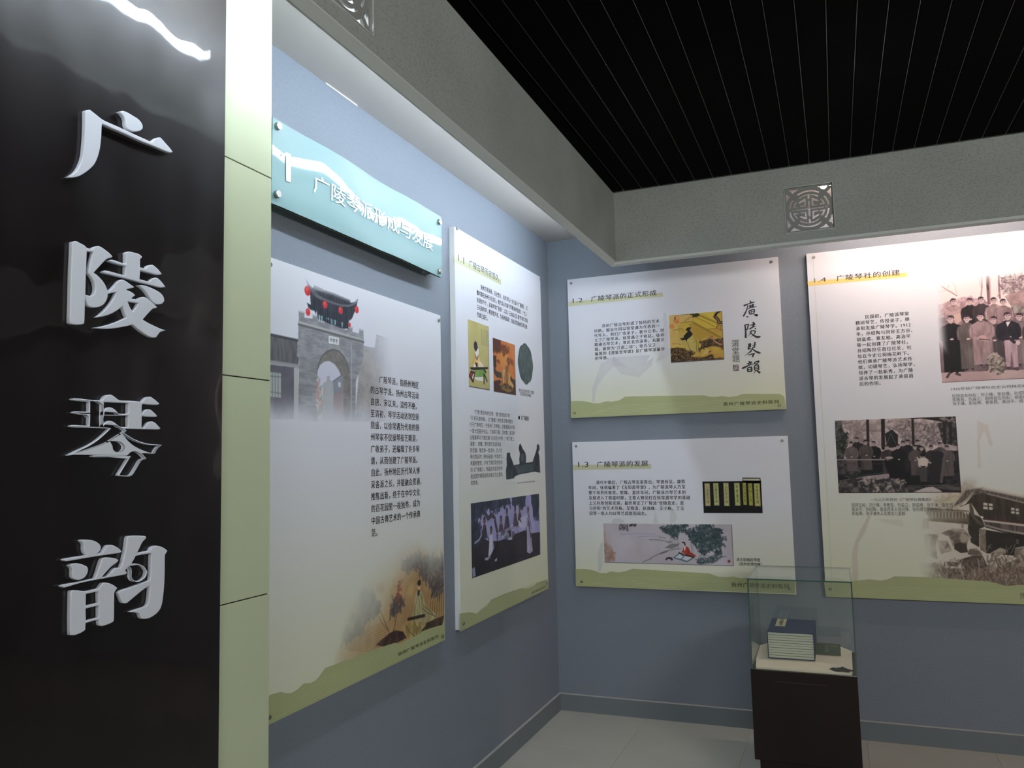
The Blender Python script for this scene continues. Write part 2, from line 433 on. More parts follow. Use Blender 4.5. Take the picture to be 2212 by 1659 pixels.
        me.polygons.add(len(F)); me.polygons.foreach_set('loop_start', np.arange(0, F.size, 4, dtype=np.int32))
        me.update(calc_edges=True)
        ca = me.color_attributes.new('ink', 'FLOAT_COLOR', 'POINT')
        c = np.ones((s.h * s.w, 4)); c[:, :3] = srgb(np.clip(s.c, 0, 255)).reshape(-1, 3)
        ca.data.foreach_set('color', c.ravel())
        return link(name, me, root, m or M['paper'])

def sstep(a, b, x):
    t = np.clip((x - a) / (b - a), 0, 1); return t * t * (3 - 2 * t)

def ground(U, Z, z0, z1):
    """the posters' own printed ground: cool white above, pale yellow-green below"""
    t = sstep(-0.05, 0.62, (np.asarray(Z, float) - z0) / (z1 - z0))[..., None]
    return np.array((219, 222, 196.)) * (1 - t) + np.array((224, 228, 238.)) * t

# ------------------------------------------------------------------ room shell
H = 3.012
tag(link('wall_left', boxes([(-0.15, -9.0, 0, 0, 0.15, 3.3)]), m=M['wall']), kind='structure')
tag(link('wall_back', boxes([(0.0, 0, 0, 5.6, 0.15, 3.3)]), m=M['wall']), kind='structure')
tag(link('wall_right', boxes([(5.6, -9.0, 0, 5.75, 0.15, 3.3)]), m=M['wall']), kind='structure')

fl = tag(link('floor', boxes([(0, -9.0, -0.06, 5.6, 0, -0.0035)]), m=M['grout']), kind='structure')
T = 0.6
tile_me = boxes([(-T / 2 + .0005, -T / 2 + .0005, -0.006, T / 2 - .0005, T / 2 - .0005, 0.0)], 0.0004)
tile_me.materials.append(M['tile'])
nx, ny = 9, 15
for i in range(nx):
    for j in range(ny):
        x0 = -0.06 + i * T; y0 = -j * T
        if x0 < 0 or x0 + T > 5.6:
            xa, xb = max(0, x0), min(5.6, x0 + T)
            o = link('floor_tile', boxes([(xa + .0005, y0 - T + .0005, -0.006, xb - .0005, y0 - .0005, 0)], 0.0004), fl, M['tile'])
            continue
        o = bpy.data.objects.new('floor_tile', tile_me); COL.objects.link(o); o.parent = fl
        o.location = (x0 + T / 2, y0 - T / 2, 0)

def skirting(name, bs, edge):
    r = tag(link(name, boxes(bs), m=M['skirting']), kind='structure')
    link('skirting_top_edge', boxes(edge), r, M['skirting_edge'])
skirting('baseboard_left', [(0, -9.0, 0, 0.012, 0, 0.098)], [(0.0, -9.0, 0.098, 0.013, -0.013, 0.102)])
skirting('baseboard_back', [(0.012, -0.012, 0, 5.6, 0, 0.098)], [(0.0, -0.013, 0.098, 5.6, 0, 0.102)])

# dark slatted ceiling; the slats run towards the back wall
ce = tag(link('ceiling', boxes([(-0.15, -9.0, H + 0.07, 5.75, 0.15, H + 0.12)]), m=M['dark']), kind='structure')
PITCH = 0.0963
def slat_mesh(w_=0.0935):
    prof = [(-w_ / 2, 0.03), (-w_ / 2, 0.004), (-w_ / 2 + .004, 0.0), (w_ / 2 - .004, 0.0), (w_ / 2, 0.004), (w_ / 2, 0.03)]
    V = [(x, y, z) for y in (-8.4, -0.60) for x, z in prof]; n = len(prof)
    F = [[i, i + 1, n + i + 1, n + i] for i in range(n - 1)] + [list(range(n))[::-1], list(range(n, 2 * n))]
    return mesh(V, F)
sm = slat_mesh(); sm.materials.append(M['slat'])
lip = boxes([(-0.0012, -8.4, 0.0, 0.0012, -0.60, 0.006)]); lip.materials.append(M['slat_glint'])
k = 0
while 0.655 + k * PITCH < 5.5:
    xc = 0.6648 + k * PITCH + PITCH / 2
    s = bpy.data.objects.new('ceiling_slat', sm); COL.objects.link(s); s.parent = ce; s.location = (xc, 0, H)
    l = bpy.data.objects.new('slat_glint_strip', lip); COL.objects.link(l); l.parent = s; l.location = (-PITCH / 2, 0, 0.002)
    k += 1
link('ceiling_edge_slat', boxes([(0.6, -8.4, H, 0.655, -0.6, H + 0.03)]), ce, M['slat'])

# white soffit behind the bulkheads
sof = link('soffit_panel', boxes([(0, -9.0, 2.948, 0.56, 0, 2.97), (0.56, -0.54, 2.948, 5.6, 0, 2.97)]), ce, M['soffit'])
link('caulk_strip', boxes([(0.0, -2.46, 2.9425, 0.004, -2.25, 2.9478)]), ce, M['white_metal'])

# textured bulkheads with a square hole for each lattice medallion
ZB, ZT = 2.605, 3.09
B0, B1 = 0.565, 0.60          # left bulkhead, inner and outer face
Y0, Y1 = -0.54, -0.575        # back bulkhead
EM_B = (1.498, 1.731, 2.668, 2.905)
EM_L = (-3.338, -3.105, 2.668, 2.905)
def bulk_left():
    a, b, c, d = EM_L
    return [(B0, -9, ZB + .018, B1, a, ZT), (B0, b, ZB + .018, B1, Y0, ZT), (B0, a, ZB + .018, B1, b, c), (B0, a, d, B1, b, ZT)]
def bulk_back():
    a, b, c, d = EM_B
    return [(B1, Y1, ZB + .018, a, Y0, ZT), (b, Y1, ZB + .018, 5.6, Y0, ZT), (a, Y1, ZB + .018, b, Y0, c), (a, Y1, d, b, Y0, ZT)]
t1 = tag(link('trim_1', boxes(bulk_left()), m=M['plaster']), kind='structure')
def lower_edge(pts, a, b, ax):
    V = [((q, t, z) if ax == 'y' else (t, q, z)) for t in (a, b) for q, z in pts]; n = len(pts)
    return mesh(V, [[i, (i + 1) % n, n + (i + 1) % n, n + i] for i in range(n)] + [list(range(n))[::-1], list(range(n, 2 * n))])
link('bulkhead_lower_edge', lower_edge([(B0 - .001, ZB + .018), (B0 - .001, ZB), (B0 + .006, ZB), (B1 + .001, ZB + .014), (B1 + .001, ZB + .018)], -9, Y1 - .001, 'y'), t1, M['edge'])
t2 = tag(link('trim_2', boxes(bulk_back()), m=M['plaster']), kind='structure')
link('bulkhead_lower_edge', lower_edge([(Y0 + .001, ZB + .018), (Y0 + .001, ZB), (Y0 - .006, ZB), (Y1 - .001, ZB + .004), (Y1 - .001, ZB + .018)], B0, 5.6, 'x'), t2, M['edge'])

# lattice medallions: a plate with the round longevity sign cut through
def ring_seg(r0, r1, a0, a1, n=14):
    A = [math.radians(a0 + (a1 - a0) * i / n) for i in range(n + 1)]
    return [(r1 * math.cos(t), r1 * math.sin(t)) for t in A] + [(r0 * math.cos(t), r0 * math.sin(t)) for t in reversed(A)]
def medallion_holes():
    Hs = []
    for a0, a1 in ((143, 176), (184, 218), (-37, -4), (4, 37), (234, 306), (56, 124)):
        Hs.append(ring_seg(.805, .89, a0, a1))
    for sx in (1, -1): Hs.append([(sx * .80, -.03), (sx * .80, .03), (sx * .69, .03), (sx * .69, -.03)])
    for sz in (1, -1):
        Hs.append(ring_seg(.64, .70, 90 * sz - 38, 90 * sz - 5)); Hs.append(ring_seg(.64, .70, 90 * sz + 5, 90 * sz + 38))
        Hs.append([(-.045, sz * .70), (.045, sz * .70), (.045, sz * .47), (-.045, sz * .47)])
    Hs.append([(-.04, -.38), (.04, -.38), (.04, -.03), (.62, -.03), (.62, .03), (.04, .03), (.04, .38), (-.04, .38), (-.04, .03), (-.62, .03), (-.62, -.03), (-.04, -.03)])
    for sx in (1, -1):
        for sz in (1, -1):
            q = lambda P: [(sx * x, sz * z) for x, z in P]
            Hs.append(q([(.13, .12), (.38, .12), (.38, .18), (.20, .18), (.20, .36), (.33, .30), (.42, .30), (.42, .36), (.20, .50), (.13, .52)]))
            Hs.append(q([(.47, .12), (.70, .12), (.66, .26), (.56, .42), (.50, .38), (.60, .22), (.61, .18), (.47, .18)]))
            Hs.append(q([(.99, .40), (.99, .86), (.86, .74), (.78, .70), (.90, .56), (.96, .42)]))
            Hs.append(q([(.40, .99), (.86, .99), (.74, .86), (.70, .78), (.56, .90), (.42, .96)]))
            Hs.append(q([(.99, .93), (.99, .99), (.95, .96)])); Hs.append(q([(.93, .99), (.90, .99), (.93, .95)]))
    return Hs
def medallion(fn, U0, U1, Z0, Z1, N, label):
    cu, cz, h = (U0 + U1) / 2, (Z0 + Z1) / 2, (U1 - U0) / 2
    root = empty('lattice_medallion', fn(cu, Z0, N), label, 'wall ornament')
    f = 1.0
    loops = [[(-1.06, -1.06), (1.06, -1.06), (1.06, 1.06), (-1.06, 1.06)]] + medallion_holes()
    loops = [[((cu + x * h * f / 1.06) * 1000, (cz + z * h * f / 1.06) * 1000) for x, z in lp] for lp in loops]
    me = to_wall(filled(loops, 0.008), fn, N - 0.012)
    part('lattice_plate', me, root, M['plate'])
    fr = [[(U0 - .0015, Z0 - .0015), (U1 + .0015, Z0 - .0015), (U1 + .0015, Z1 + .0015), (U0 - .0015, Z1 + .0015)], [(U0 + .001, Z0 + .001), (U1 - .001, Z0 + .001), (U1 - .001, Z1 - .001), (U0 + .001, Z1 - .001)]]
    me = to_wall(filled([[(a * 1000, b * 1000) for a, b in l] for l in fr], 0.004), fn, N + 0.0015)
    part('edge_bead', me, root, M['edge'])
medallion(on_back, *EM_B, 0.575, 'round openwork longevity medallion set in the back bulkhead')
medallion(on_left, *EM_L, 0.600, 'openwork medallion at the top of the left bulkhead, only its corner showing')

# fluorescent battens hidden behind the bulkheads
def batten(p0, p1, m, label):
    p0, p1 = Vector(p0), Vector(p1); ax = 'y' if abs(p1.y - p0.y) > abs(p1.x - p0.x) else 'x'
    root = empty('light_batten', p0, label, 'tube light')
    l = (p1 - p0).length * (1 if (p1.y - p0.y if ax == 'y' else p1.x - p0.x) > 0 else -1)
    part('tube', cyl(p0, ax, 0.008, l, 16), root, m)
    if ax == 'y': b = (p0.x + .018, p0.y, p0.z - .02, B0, p1.y, p0.z + .02)
    else: b = (p0.x, p0.y - .02, p0.z + .014, p1.x, p0.y + .02, 2.9475)
    part('batten_body', boxes([b]), root, M['white_metal'])
    for e in (p0, p1):
        part('end_cap', boxes([(e.x - .015, e.y - .015, e.z - .018, e.x + .015, e.y + .015, e.z + .018)]), root, M['white_metal'])
batten((0.50, -2.88, 2.825), (0.50, -0.40, 2.825), M['tube_cool'], 'white batten with a cool tube behind the left bulkhead, nearer the corner')
batten((0.50, -4.35, 2.825), (0.50, -2.95, 2.825), M['tube_cool'], 'white batten with a cool tube behind the left bulkhead, beside the sign board')
batten((1.66, -0.49, 2.912), (2.86, -0.49, 2.912), M['tube_warm'], 'white batten with a warm tube behind the back bulkhead')

# projecting partition clad in pale green panels
PX, PY0, PY1 = 0.20, -4.15, -3.012
pw = tag(link('wall_partition', boxes([(0, PY0, 0, PX - .004, PY1 - .004, 3.09)]), m=M['joint']), kind='structure')
zs = [0.0, 0.601, 1.195, 1.785, 2.374, 2.945]
for a, b in zip(zs[:-1], zs[1:]):
    link('cladding_panel', boxes([(0.001, PY0, a + .0016, PX, PY1, b - .0016)], 0.0008), pw, M['clad'])

# ------------------------------------------------------------------ lacquered sign board with four raised characters
SB0, SB1 = -3.85, -3.217
sb = empty('sign_board', (PX, -3.53, 0.0), 'tall black-brown lacquered board with four raised white characters', 'sign')
part('board', boxes([(PX, SB0, 0.02, PX + 0.012, SB1, 2.94)], 0.001), sb, M['lacquer'])
def glyph(loops, label=None):
    lp = [smooth_poly(l) for l in loops]
    me = to_wall(filled(lp, 0.008, 0.0018), on_left, PX + 0.012 + 0.006)
    return part('raised_character', me, sb, M['letter'])
glyph([[(-3689.5,2155.1), (-3676.3,2168.0), (-3668.2,2179.4), (-3662.5,2191.8), (-3657.5,2207.8), (-3655.0,2227.4), (-3653.4,2255.7), (-3653.4,2289.0), (-3653.8,2311.2), (-3650.2,2315.4), (-3643.4,2319.3), (-3639.0,2318.8), (-3626.1,2315.0), (-3613.1,2311.1), (-3598.7,2309.9), (-3576.0,2310.1), (-3548.6,2310.2), (-3520.4,2309.6), (-3491.4,2309.6), (-3473.6,2308.9), (-3467.8,2316.6), (-3457.4,2325.9), (-3448.3,2330.2), (-3443.7,2329.2), (-3431.1,2322.6), (-3418.4,2316.0), (-3407.9,2308.5), (-3418.1,2303.4), (-3433.8,2302.4), (-3452.3,2302.0), (-3476.4,2301.2), (-3505.8,2300.1), (-3534.4,2300.2), (-3562.1,2300.3), (-3589.1,2299.9), (-3610.2,2300.3), (-3611.6,2294.1), (-3612.0,2271.2), (-3613.9,2247.8), (-3617.3,2230.8), (-3622.0,2215.6), (-3629.2,2200.9), (-3640.1,2187.2), (-3652.2,2174.9), (-3664.1,2164.9), (-3676.0,2158.4), (-3686.7,2154.4)],
 [(-3567.2,2344.5), (-3559.4,2350.6), (-3552.5,2352.8), (-3541.4,2353.2), (-3527.2,2351.7), (-3515.7,2350.3), (-3505.5,2345.9), (-3500.2,2338.3), (-3501.4,2330.6), (-3509.2,2322.8), (-3520.6,2317.3), (-3533.3,2313.6), (-3544.6,2315.2), (-3548.9,2321.8), (-3549.8,2330.9), (-3552.8,2337.9), (-3559.1,2342.5)]])
glyph([[(-3676.4,2019.0), (-3673.4,2021.8), (-3666.6,2024.2), (-3660.4,2022.9), (-3647.1,2020.0), (-3639.9,2016.1), (-3627.2,2017.1), (-3623.3,2021.5), (-3613.7,2026.6), (-3605.5,2026.4), (-3595.5,2023.1), (-3583.7,2018.1), (-3575.1,2012.1), (-3578.4,2008.8), (-3586.7,2005.2), (-3594.8,1998.4), (-3607.6,1983.6), (-3622.4,1966.3), (-3613.5,1962.6), (-3603.5,1956.2), (-3593.4,1946.9), (-3587.3,1936.7), (-3584.6,1931.9), (-3576.5,1939.5), (-3566.6,1950.7), (-3558.3,1961.0), (-3549.9,1965.8), (-3541.1,1965.8), (-3528.7,1961.0), (-3514.3,1955.7), (-3517.8,1953.1), (-3530.1,1948.7), (-3536.2,1945.2), (-3526.5,1943.8), (-3517.5,1941.1), (-3511.1,1937.1), (-3515.5,1934.1), (-3522.5,1927.7), (-3510.0,1928.5), (-3503.7,1928.9), (-3497.5,1934.4), (-3486.5,1937.9), (-3477.2,1935.8), (-3463.9,1929.9), (-3454.3,1924.7), (-3447.5,1920.5), (-3452.3,1917.5), (-3460.7,1914.6), (-3472.7,1902.8), (-3488.9,1885.4), (-3475.9,1880.7), (-3457.0,1876.0), (-3437.8,1871.9), (-3419.8,1869.9), (-3428.0,1867.2), (-3437.6,1862.9), (-3445.1,1854.3), (-3449.7,1849.1), (-3460.1,1847.5), (-3473.3,1849.7), (-3491.9,1856.8), (-3508.4,1864.8), (-3517.4,1868.6), (-3533.2,1863.4), (-3557.2,1856.3), (-3577.4,1851.3), (-3597.1,1848.5), (-3619.7,1847.4), (-3600.5,1852.9), (-3581.0,1860.0), (-3561.0,1868.6), (-3544.0,1877.7), (-3533.7,1883.2), (-3539.2,1892.1), (-3545.7,1906.3), (-3556.6,1897.2), (-3571.6,1886.9), (-3588.1,1878.6), (-3601.1,1874.1), (-3613.5,1870.7), (-3602.9,1879.8), (-3588.6,1894.1), (-3575.7,1910.4), (-3567.6,1924.7), (-3562.8,1934.9), (-3572.9,1931.6), (-3585.3,1926.8), (-3585.6,1920.0), (-3589.0,1910.9), (-3595.4,1902.1), (-3605.0,1895.5), (-3617.8,1891.3), (-3627.4,1890.7), (-3634.6,1893.3), (-3638.0,1901.0), (-3641.8,1907.9), (-3641.9,1889.3), (-3642.1,1855.1), (-3646.6,1851.0), (-3657.3,1848.5), (-3672.5,1847.6), (-3677.1,1849.9), (-3677.1,1896.9), (-3677.3,1950.8), (-3676.5,1998.5)],
 [(-3640.7,2008.3), (-3625.4,2010.5), (-3630.3,1988.4), (-3635.6,1962.9), (-3629.4,1957.3), (-3621.1,1947.1), (-3617.5,1933.8), (-3618.8,1923.8), (-3623.4,1916.7), (-3628.1,1914.9), (-3641.5,1914.4), (-3641.3,1958.3)],
 [(-3532.0,1919.5), (-3517.0,1919.9), (-3502.6,1920.9), (-3509.5,1908.7), (-3517.3,1898.9), (-3524.6,1906.2)],
 [(-3584.9,2000.6), (-3579.9,2003.9), (-3571.5,2005.0), (-3554.3,2003.8), (-3539.5,2003.4), (-3540.2,2028.9), (-3535.8,2032.1), (-3528.8,2034.1), (-3516.3,2034.8), (-3503.6,2034.4), (-3494.3,2030.6), (-3496.1,2026.4), (-3499.7,2024.1), (-3499.6,2004.7), (-3483.5,2005.1), (-3477.2,2012.5), (-3466.0,2017.6), (-3458.4,2016.6), (-3446.7,2010.7), (-3434.9,2001.7), (-3446.4,1997.8), (-3469.3,1997.6), (-3499.0,1997.4), (-3500.3,1976.7), (-3471.6,1976.4), (-3465.2,1984.0), (-3453.9,1989.7), (-3444.3,1988.2), (-3432.5,1980.6), (-3423.5,1973.1), (-3436.1,1969.6), (-3459.2,1969.3), (-3492.8,1969.5), (-3528.9,1970.5), (-3563.8,1970.7), (-3594.0,1970.9), (-3599.9,1972.5), (-3594.2,1976.8), (-3580.9,1977.9), (-3557.1,1977.1), (-3539.7,1977.5), (-3539.9,1998.5), (-3554.2,1998.3), (-3578.1,1999.2)],
 [(-3503.6,1961.8), (-3492.7,1964.6), (-3476.0,1964.5), (-3455.2,1961.0), (-3437.7,1955.8), (-3428.8,1948.2), (-3426.7,1939.4), (-3433.3,1931.3), (-3446.7,1927.5), (-3456.3,1928.9), (-3465.0,1934.2), (-3473.6,1943.2), (-3483.2,1951.9), (-3492.5,1957.6)]])
glyph([[(-3666.7,1692.1), (-3661.8,1694.4), (-3643.3,1694.6), (-3618.8,1693.5), (-3594.5,1694.3), (-3588.3,1700.7), (-3581.3,1706.0), (-3571.2,1707.7), (-3563.9,1705.3), (-3555.0,1700.3), (-3546.7,1696.9), (-3514.3,1697.8), (-3485.4,1696.9), (-3480.0,1703.0), (-3472.1,1708.5), (-3462.5,1710.2), (-3455.9,1707.6), (-3444.3,1701.2), (-3435.6,1695.9), (-3440.8,1692.6), (-3463.7,1692.1), (-3484.5,1692.3), (-3486.8,1688.6), (-3486.7,1667.1), (-3480.9,1675.0), (-3474.6,1680.1), (-3465.0,1681.2), (-3457.7,1678.6), (-3448.6,1672.6), (-3441.9,1667.1), (-3445.1,1664.7), (-3466.2,1664.2), (-3486.2,1664.0), (-3486.3,1638.8), (-3478.4,1639.0), (-3473.8,1644.8), (-3466.0,1652.1), (-3456.3,1653.7), (-3448.1,1651.4), (-3439.7,1645.2), (-3430.9,1638.3), (-3436.2,1635.9), (-3465.6,1635.5), (-3523.3,1634.9), (-3533.9,1635.0), (-3527.0,1631.5), (-3530.0,1628.4), (-3533.6,1625.8), (-3524.5,1621.1), (-3509.1,1613.9), (-3488.7,1607.3), (-3468.0,1603.1), (-3448.6,1601.6), (-3425.1,1600.5), (-3432.0,1596.3), (-3440.1,1589.9), (-3446.4,1580.3), (-3454.6,1579.7), (-3467.5,1581.6), (-3488.2,1587.9), (-3507.0,1595.3), (-3522.6,1605.1), (-3534.9,1616.0), (-3540.3,1622.0), (-3551.2,1615.8), (-3562.4,1609.8), (-3552.5,1609.7), (-3542.1,1607.4), (-3533.0,1601.9), (-3529.5,1595.2), (-3531.9,1587.9), (-3540.0,1582.4), (-3550.3,1581.6), (-3559.1,1583.6), (-3565.1,1589.6), (-3566.7,1596.3), (-3572.0,1604.4), (-3585.4,1599.1), (-3604.8,1593.1), (-3626.5,1586.6), (-3649.1,1580.9), (-3666.0,1577.3), (-3671.1,1577.0), (-3663.5,1581.5), (-3646.7,1588.9), (-3624.2,1598.3), (-3605.3,1609.0), (-3588.8,1621.1), (-3573.5,1634.0), (-3577.8,1634.5), (-3622.6,1635.1), (-3660.0,1634.7), (-3668.5,1636.2), (-3664.0,1639.4), (-3641.6,1639.2), (-3624.7,1639.1), (-3624.5,1662.0), (-3644.9,1661.7), (-3663.5,1664.4), (-3659.0,1667.5), (-3642.5,1667.9), (-3624.9,1668.2), (-3625.5,1689.0), (-3643.1,1689.5), (-3663.0,1690.3)],
 [(-3588.7,1690.5), (-3524.1,1692.3), (-3523.9,1668.7), (-3548.9,1667.6), (-3555.7,1672.8), (-3563.1,1677.9), (-3573.4,1680.5), (-3581.9,1678.2), (-3587.5,1673.7), (-3588.8,1670.1)],
 [(-3589.3,1661.9), (-3549.5,1663.1), (-3524.1,1664.6), (-3523.4,1639.3), (-3542.9,1638.7), (-3553.4,1643.7), (-3562.3,1648.8), (-3572.5,1651.2), (-3581.1,1648.8), (-3588.0,1642.6)],
 [(-3615.6,1574.9), (-3611.3,1577.5), (-3570.5,1577.7), (-3527.9,1577.8), (-3519.0,1584.2), (-3508.4,1587.9), (-3497.6,1586.7), (-3484.9,1581.0), (-3476.9,1574.7), (-3470.4,1569.3), (-3473.5,1567.5), (-3479.8,1566.6), (-3486.0,1562.9), (-3495.1,1550.6), (-3504.1,1538.4), (-3510.0,1532.4), (-3519.1,1529.9), (-3546.0,1532.2), (-3547.5,1534.0), (-3540.4,1544.1), (-3528.9,1559.7), (-3518.7,1573.4), (-3555.9,1573.1), (-3609.8,1573.1)]])
glyph([[(-3676.4,1368.1), (-3671.3,1370.0), (-3649.2,1370.6), (-3621.9,1371.2), (-3627.5,1377.7), (-3629.3,1387.1), (-3629.5,1394.3), (-3637.4,1402.3), (-3633.6,1403.9), (-3613.5,1401.4), (-3600.9,1397.2), (-3591.1,1390.2), (-3587.7,1383.9), (-3589.2,1377.3), (-3596.9,1370.9), (-3584.2,1371.4), (-3577.9,1378.1), (-3571.6,1384.8), (-3561.8,1385.8), (-3551.8,1382.4), (-3541.6,1376.1), (-3533.3,1369.0), (-3538.0,1366.4), (-3561.3,1366.1), (-3603.1,1365.9), (-3641.5,1365.1), (-3669.7,1364.7)],
 [(-3662.8,1354.9), (-3656.3,1357.9), (-3645.8,1357.9), (-3633.7,1354.4), (-3621.2,1348.2), (-3617.5,1341.2), (-3619.3,1333.6), (-3625.2,1326.6), (-3635.7,1323.2), (-3646.3,1325.1), (-3653.2,1330.0), (-3654.8,1336.0), (-3654.7,1344.9), (-3657.5,1350.4)],
 [(-3679.5,1317.3), (-3672.6,1319.2), (-3647.6,1319.5), (-3617.3,1320.3), (-3599.4,1321.0), (-3592.8,1336.6), (-3586.9,1353.1), (-3582.2,1359.8), (-3572.6,1361.0), (-3559.4,1358.4), (-3547.7,1355.0), (-3541.2,1350.8), (-3545.8,1346.6), (-3557.3,1341.2), (-3570.1,1332.2), (-3583.5,1320.7), (-3569.8,1321.4), (-3560.2,1328.1), (-3552.1,1334.5), (-3543.8,1335.4), (-3536.2,1333.0), (-3529.0,1349.9), (-3522.9,1374.0), (-3519.6,1395.9), (-3514.9,1399.6), (-3495.6,1399.1), (-3470.5,1395.6), (-3466.4,1392.0), (-3471.2,1387.5), (-3477.4,1383.2), (-3484.3,1372.6), (-3491.5,1360.7), (-3467.9,1361.6), (-3456.9,1361.3), (-3451.5,1367.6), (-3442.3,1370.9), (-3431.1,1369.4), (-3417.7,1364.6), (-3404.0,1355.8), (-3407.8,1351.1), (-3411.5,1346.4), (-3411.3,1317.9), (-3412.0,1281.7), (-3416.0,1246.1), (-3420.4,1231.1), (-3427.7,1222.3), (-3440.6,1215.4), (-3457.0,1212.1), (-3473.3,1214.1), (-3478.7,1219.0), (-3482.5,1226.6), (-3493.2,1231.6), (-3508.1,1235.4), (-3500.3,1237.5), (-3482.8,1238.5), (-3464.9,1240.3), (-3457.8,1246.1), (-3454.6,1265.4), (-3454.2,1284.4), (-3474.8,1277.0), (-3495.8,1266.5), (-3511.3,1258.7), (-3518.0,1256.0), (-3528.3,1258.8), (-3535.4,1271.6), (-3539.9,1281.8), (-3532.4,1286.1), (-3510.3,1288.1), (-3484.1,1291.8), (-3453.5,1295.7), (-3452.3,1323.3), (-3451.6,1355.4), (-3474.9,1355.3), (-3495.4,1354.5), (-3503.0,1343.9), (-3511.5,1335.3), (-3523.3,1327.2), (-3517.7,1320.9), (-3523.1,1318.2), (-3553.3,1317.7), (-3593.8,1317.5), (-3632.5,1316.7), (-3665.1,1313.3), (-3673.9,1313.3)],
 [(-3512.4,1334.7), (-3502.9,1337.4), (-3488.7,1334.4), (-3474.3,1327.6), (-3465.3,1316.5), (-3468.3,1307.1), (-3479.0,1300.8), (-3489.6,1299.2), (-3500.2,1303.2), (-3505.3,1310.9), (-3505.0,1320.6), (-3507.0,1329.2)],
 [(-3657.2,1303.1), (-3653.1,1304.8), (-3642.6,1303.0), (-3622.8,1298.3), (-3607.4,1298.5), (-3591.7,1299.1), (-3585.4,1303.7), (-3579.2,1308.7), (-3569.4,1307.3), (-3556.2,1301.9), (-3542.7,1292.4), (-3546.7,1288.3), (-3550.4,1282.8), (-3550.1,1248.4), (-3550.0,1226.9), (-3552.4,1222.7), (-3563.8,1220.2), (-3579.8,1219.4), (-3586.3,1223.3), (-3588.5,1234.5), (-3605.5,1234.2), (-3620.1,1233.1), (-3620.7,1219.7), (-3629.4,1216.3), (-3644.4,1214.3), (-3655.5,1216.6), (-3657.1,1254.8)],
 [(-3621.1,1292.2), (-3591.5,1292.7), (-3589.5,1269.3), (-3606.5,1268.9), (-3621.1,1268.9)], [(-3621.0,1262.6), (-3600.1,1263.2), (-3589.4,1262.7), (-3588.7,1238.9), (-3605.6,1238.8), (-3619.8,1238.2)]])

# ------------------------------------------------------------------ exhibition panels
TH = 0.030
def panel(fn, box, label, screws, side=None, marks=()):
    (ua, za), (ub, zb) = box
    U0, U1, Z0, Z1 = min(ua, ub) / 1000, max(ua, ub) / 1000, min(za, zb) / 1000, max(za, zb) / 1000
    root = empty('display_panel', fn((U0 + U1) / 2, Z0, 0.0), label, 'panel', None)
    a, b = fn(U0, Z0, 0.001), fn(U1, Z1, TH)
    part('board', boxes([(*a, *b)], 0.001), root, side or M['pvc'])
    p = Pic(((U0 * 1000 + 1, Z0 * 1000 + 1), (U1 * 1000 - 1, Z1 * 1000 - 1)), 6)
    UU, ZZ = np.meshgrid(p.U, p.Z)
    p.c[:] = ground(UU, ZZ, Z0 * 1000, Z1 * 1000)
    for P, col, al in marks:   # watermark: tinted along its outline, fading inwards
        w_ = (0, p.w, 0, p.h); m_ = p.inside(w_, P); b_ = m_.copy()
        for _ in range(2):
            for ax_ in (0, 1):
                b_ = sum(np.roll(b_, k_, ax_) for k_ in range(-7, 8)) / 15
        p.put(w_, np.clip(m_ * (1.05 - b_) * 0.6 * al, 0, 1), np.array(col) - 22)
    p.build('printed_face', root, fn, TH + 0.0005)
    root['fn'] = 'left' if fn is on_left else 'back'
    for q in screws:
        c = fn(q[0] / 1000, q[1] / 1000, TH); ax, sg = ('x', 1) if fn is on_left else ('y', -1)
        part('screw', cyl(c, ax, 0.0085, sg * 0.006, 16, 0.0065), root, M['bronze'])
    return root, (U0 * 1000, U1 * 1000, Z0 * 1000, Z1 * 1000)

def FN(root): return on_left if root['fn'] == 'left' else on_back
def flat(root, name, P, m, dn=0.0010, loops=None):
    me = to_wall(filled(loops or [P]), FN(root), TH + dn)
    return part(name, me, root, m)
def words(root, name, s, box, m=None, bold=0.0, dn=0.0012, line=1.0, char=1.0):
    me = to_wall(text_mesh(s, box, bold, line, char), FN(root), TH + dn)
    return part(name, me, root, m or M['ink'])
def hills(root, top, bottom, box):
    flat(root, 'hill_band', top + bottom, M['band'], 0.0008)
    U0, U1, Z0, Z1 = box
    V = []
    for i in range(7):
        z = Z0 + 12 + i * 9
        V.append((U0 + 60 + 35 * i, z, U1 - 40 - 25 * i, z + 1.6))
    loops = [[(a, b), (c, b), (c, d), (a, d)] for a, b, c, d in V]
    flat(root, 'band_lines', None, M['band_line'], 0.0011, loops)
def put_ground(p, bx):
    UU, ZZ = np.meshgrid(p.U, p.Z); return ground(UU, ZZ, bx[2], bx[3])

# ---- introduction panel (left wall, nearest)
BX0 = ((-2830, 762), (-1609, 2209))
pn, bx = panel(on_left, BX0, 'tall introduction panel picturing an old city gate, beside the green partition',
               [(-2805, 2184), (-1628, 2184), (-1640, 785), (-2800, 785)])
p = Pic([(-2851,2184), (-2017,1645)], 2.4)
G = put_ground(p, bx)
p.c[:] = (222, 226, 238)
STN, STD = (158, 161, 168), (132, 135, 142)
p.poly([(-2854,1961), (-2811,1959), (-2662,1958), (-2664,1904), (-2653,1906), (-2659,1867), (-2810,1868), (-2854,1867)], (120, 122, 126), tex=((92, 94, 98), (9, 60), 2.6))
for i in range(26):
    q = [(-2849,1952), (-2854,1869), (-2665,1954), (-2659,1870)]
    t = i / 25; a_ = (q[0][0] + (q[2][0] - q[0][0]) * t, q[0][1] + (q[2][1] - q[0][1]) * t); b_ = (q[1][0] + (q[3][0] - q[1][0]) * t, q[1][1] + (q[3][1] - q[1][1]) * t)
    p.line([a_, b_], 3, (88, 90, 94), .7); p.dot(b_, 6, 9, (165, 168, 170), .8)
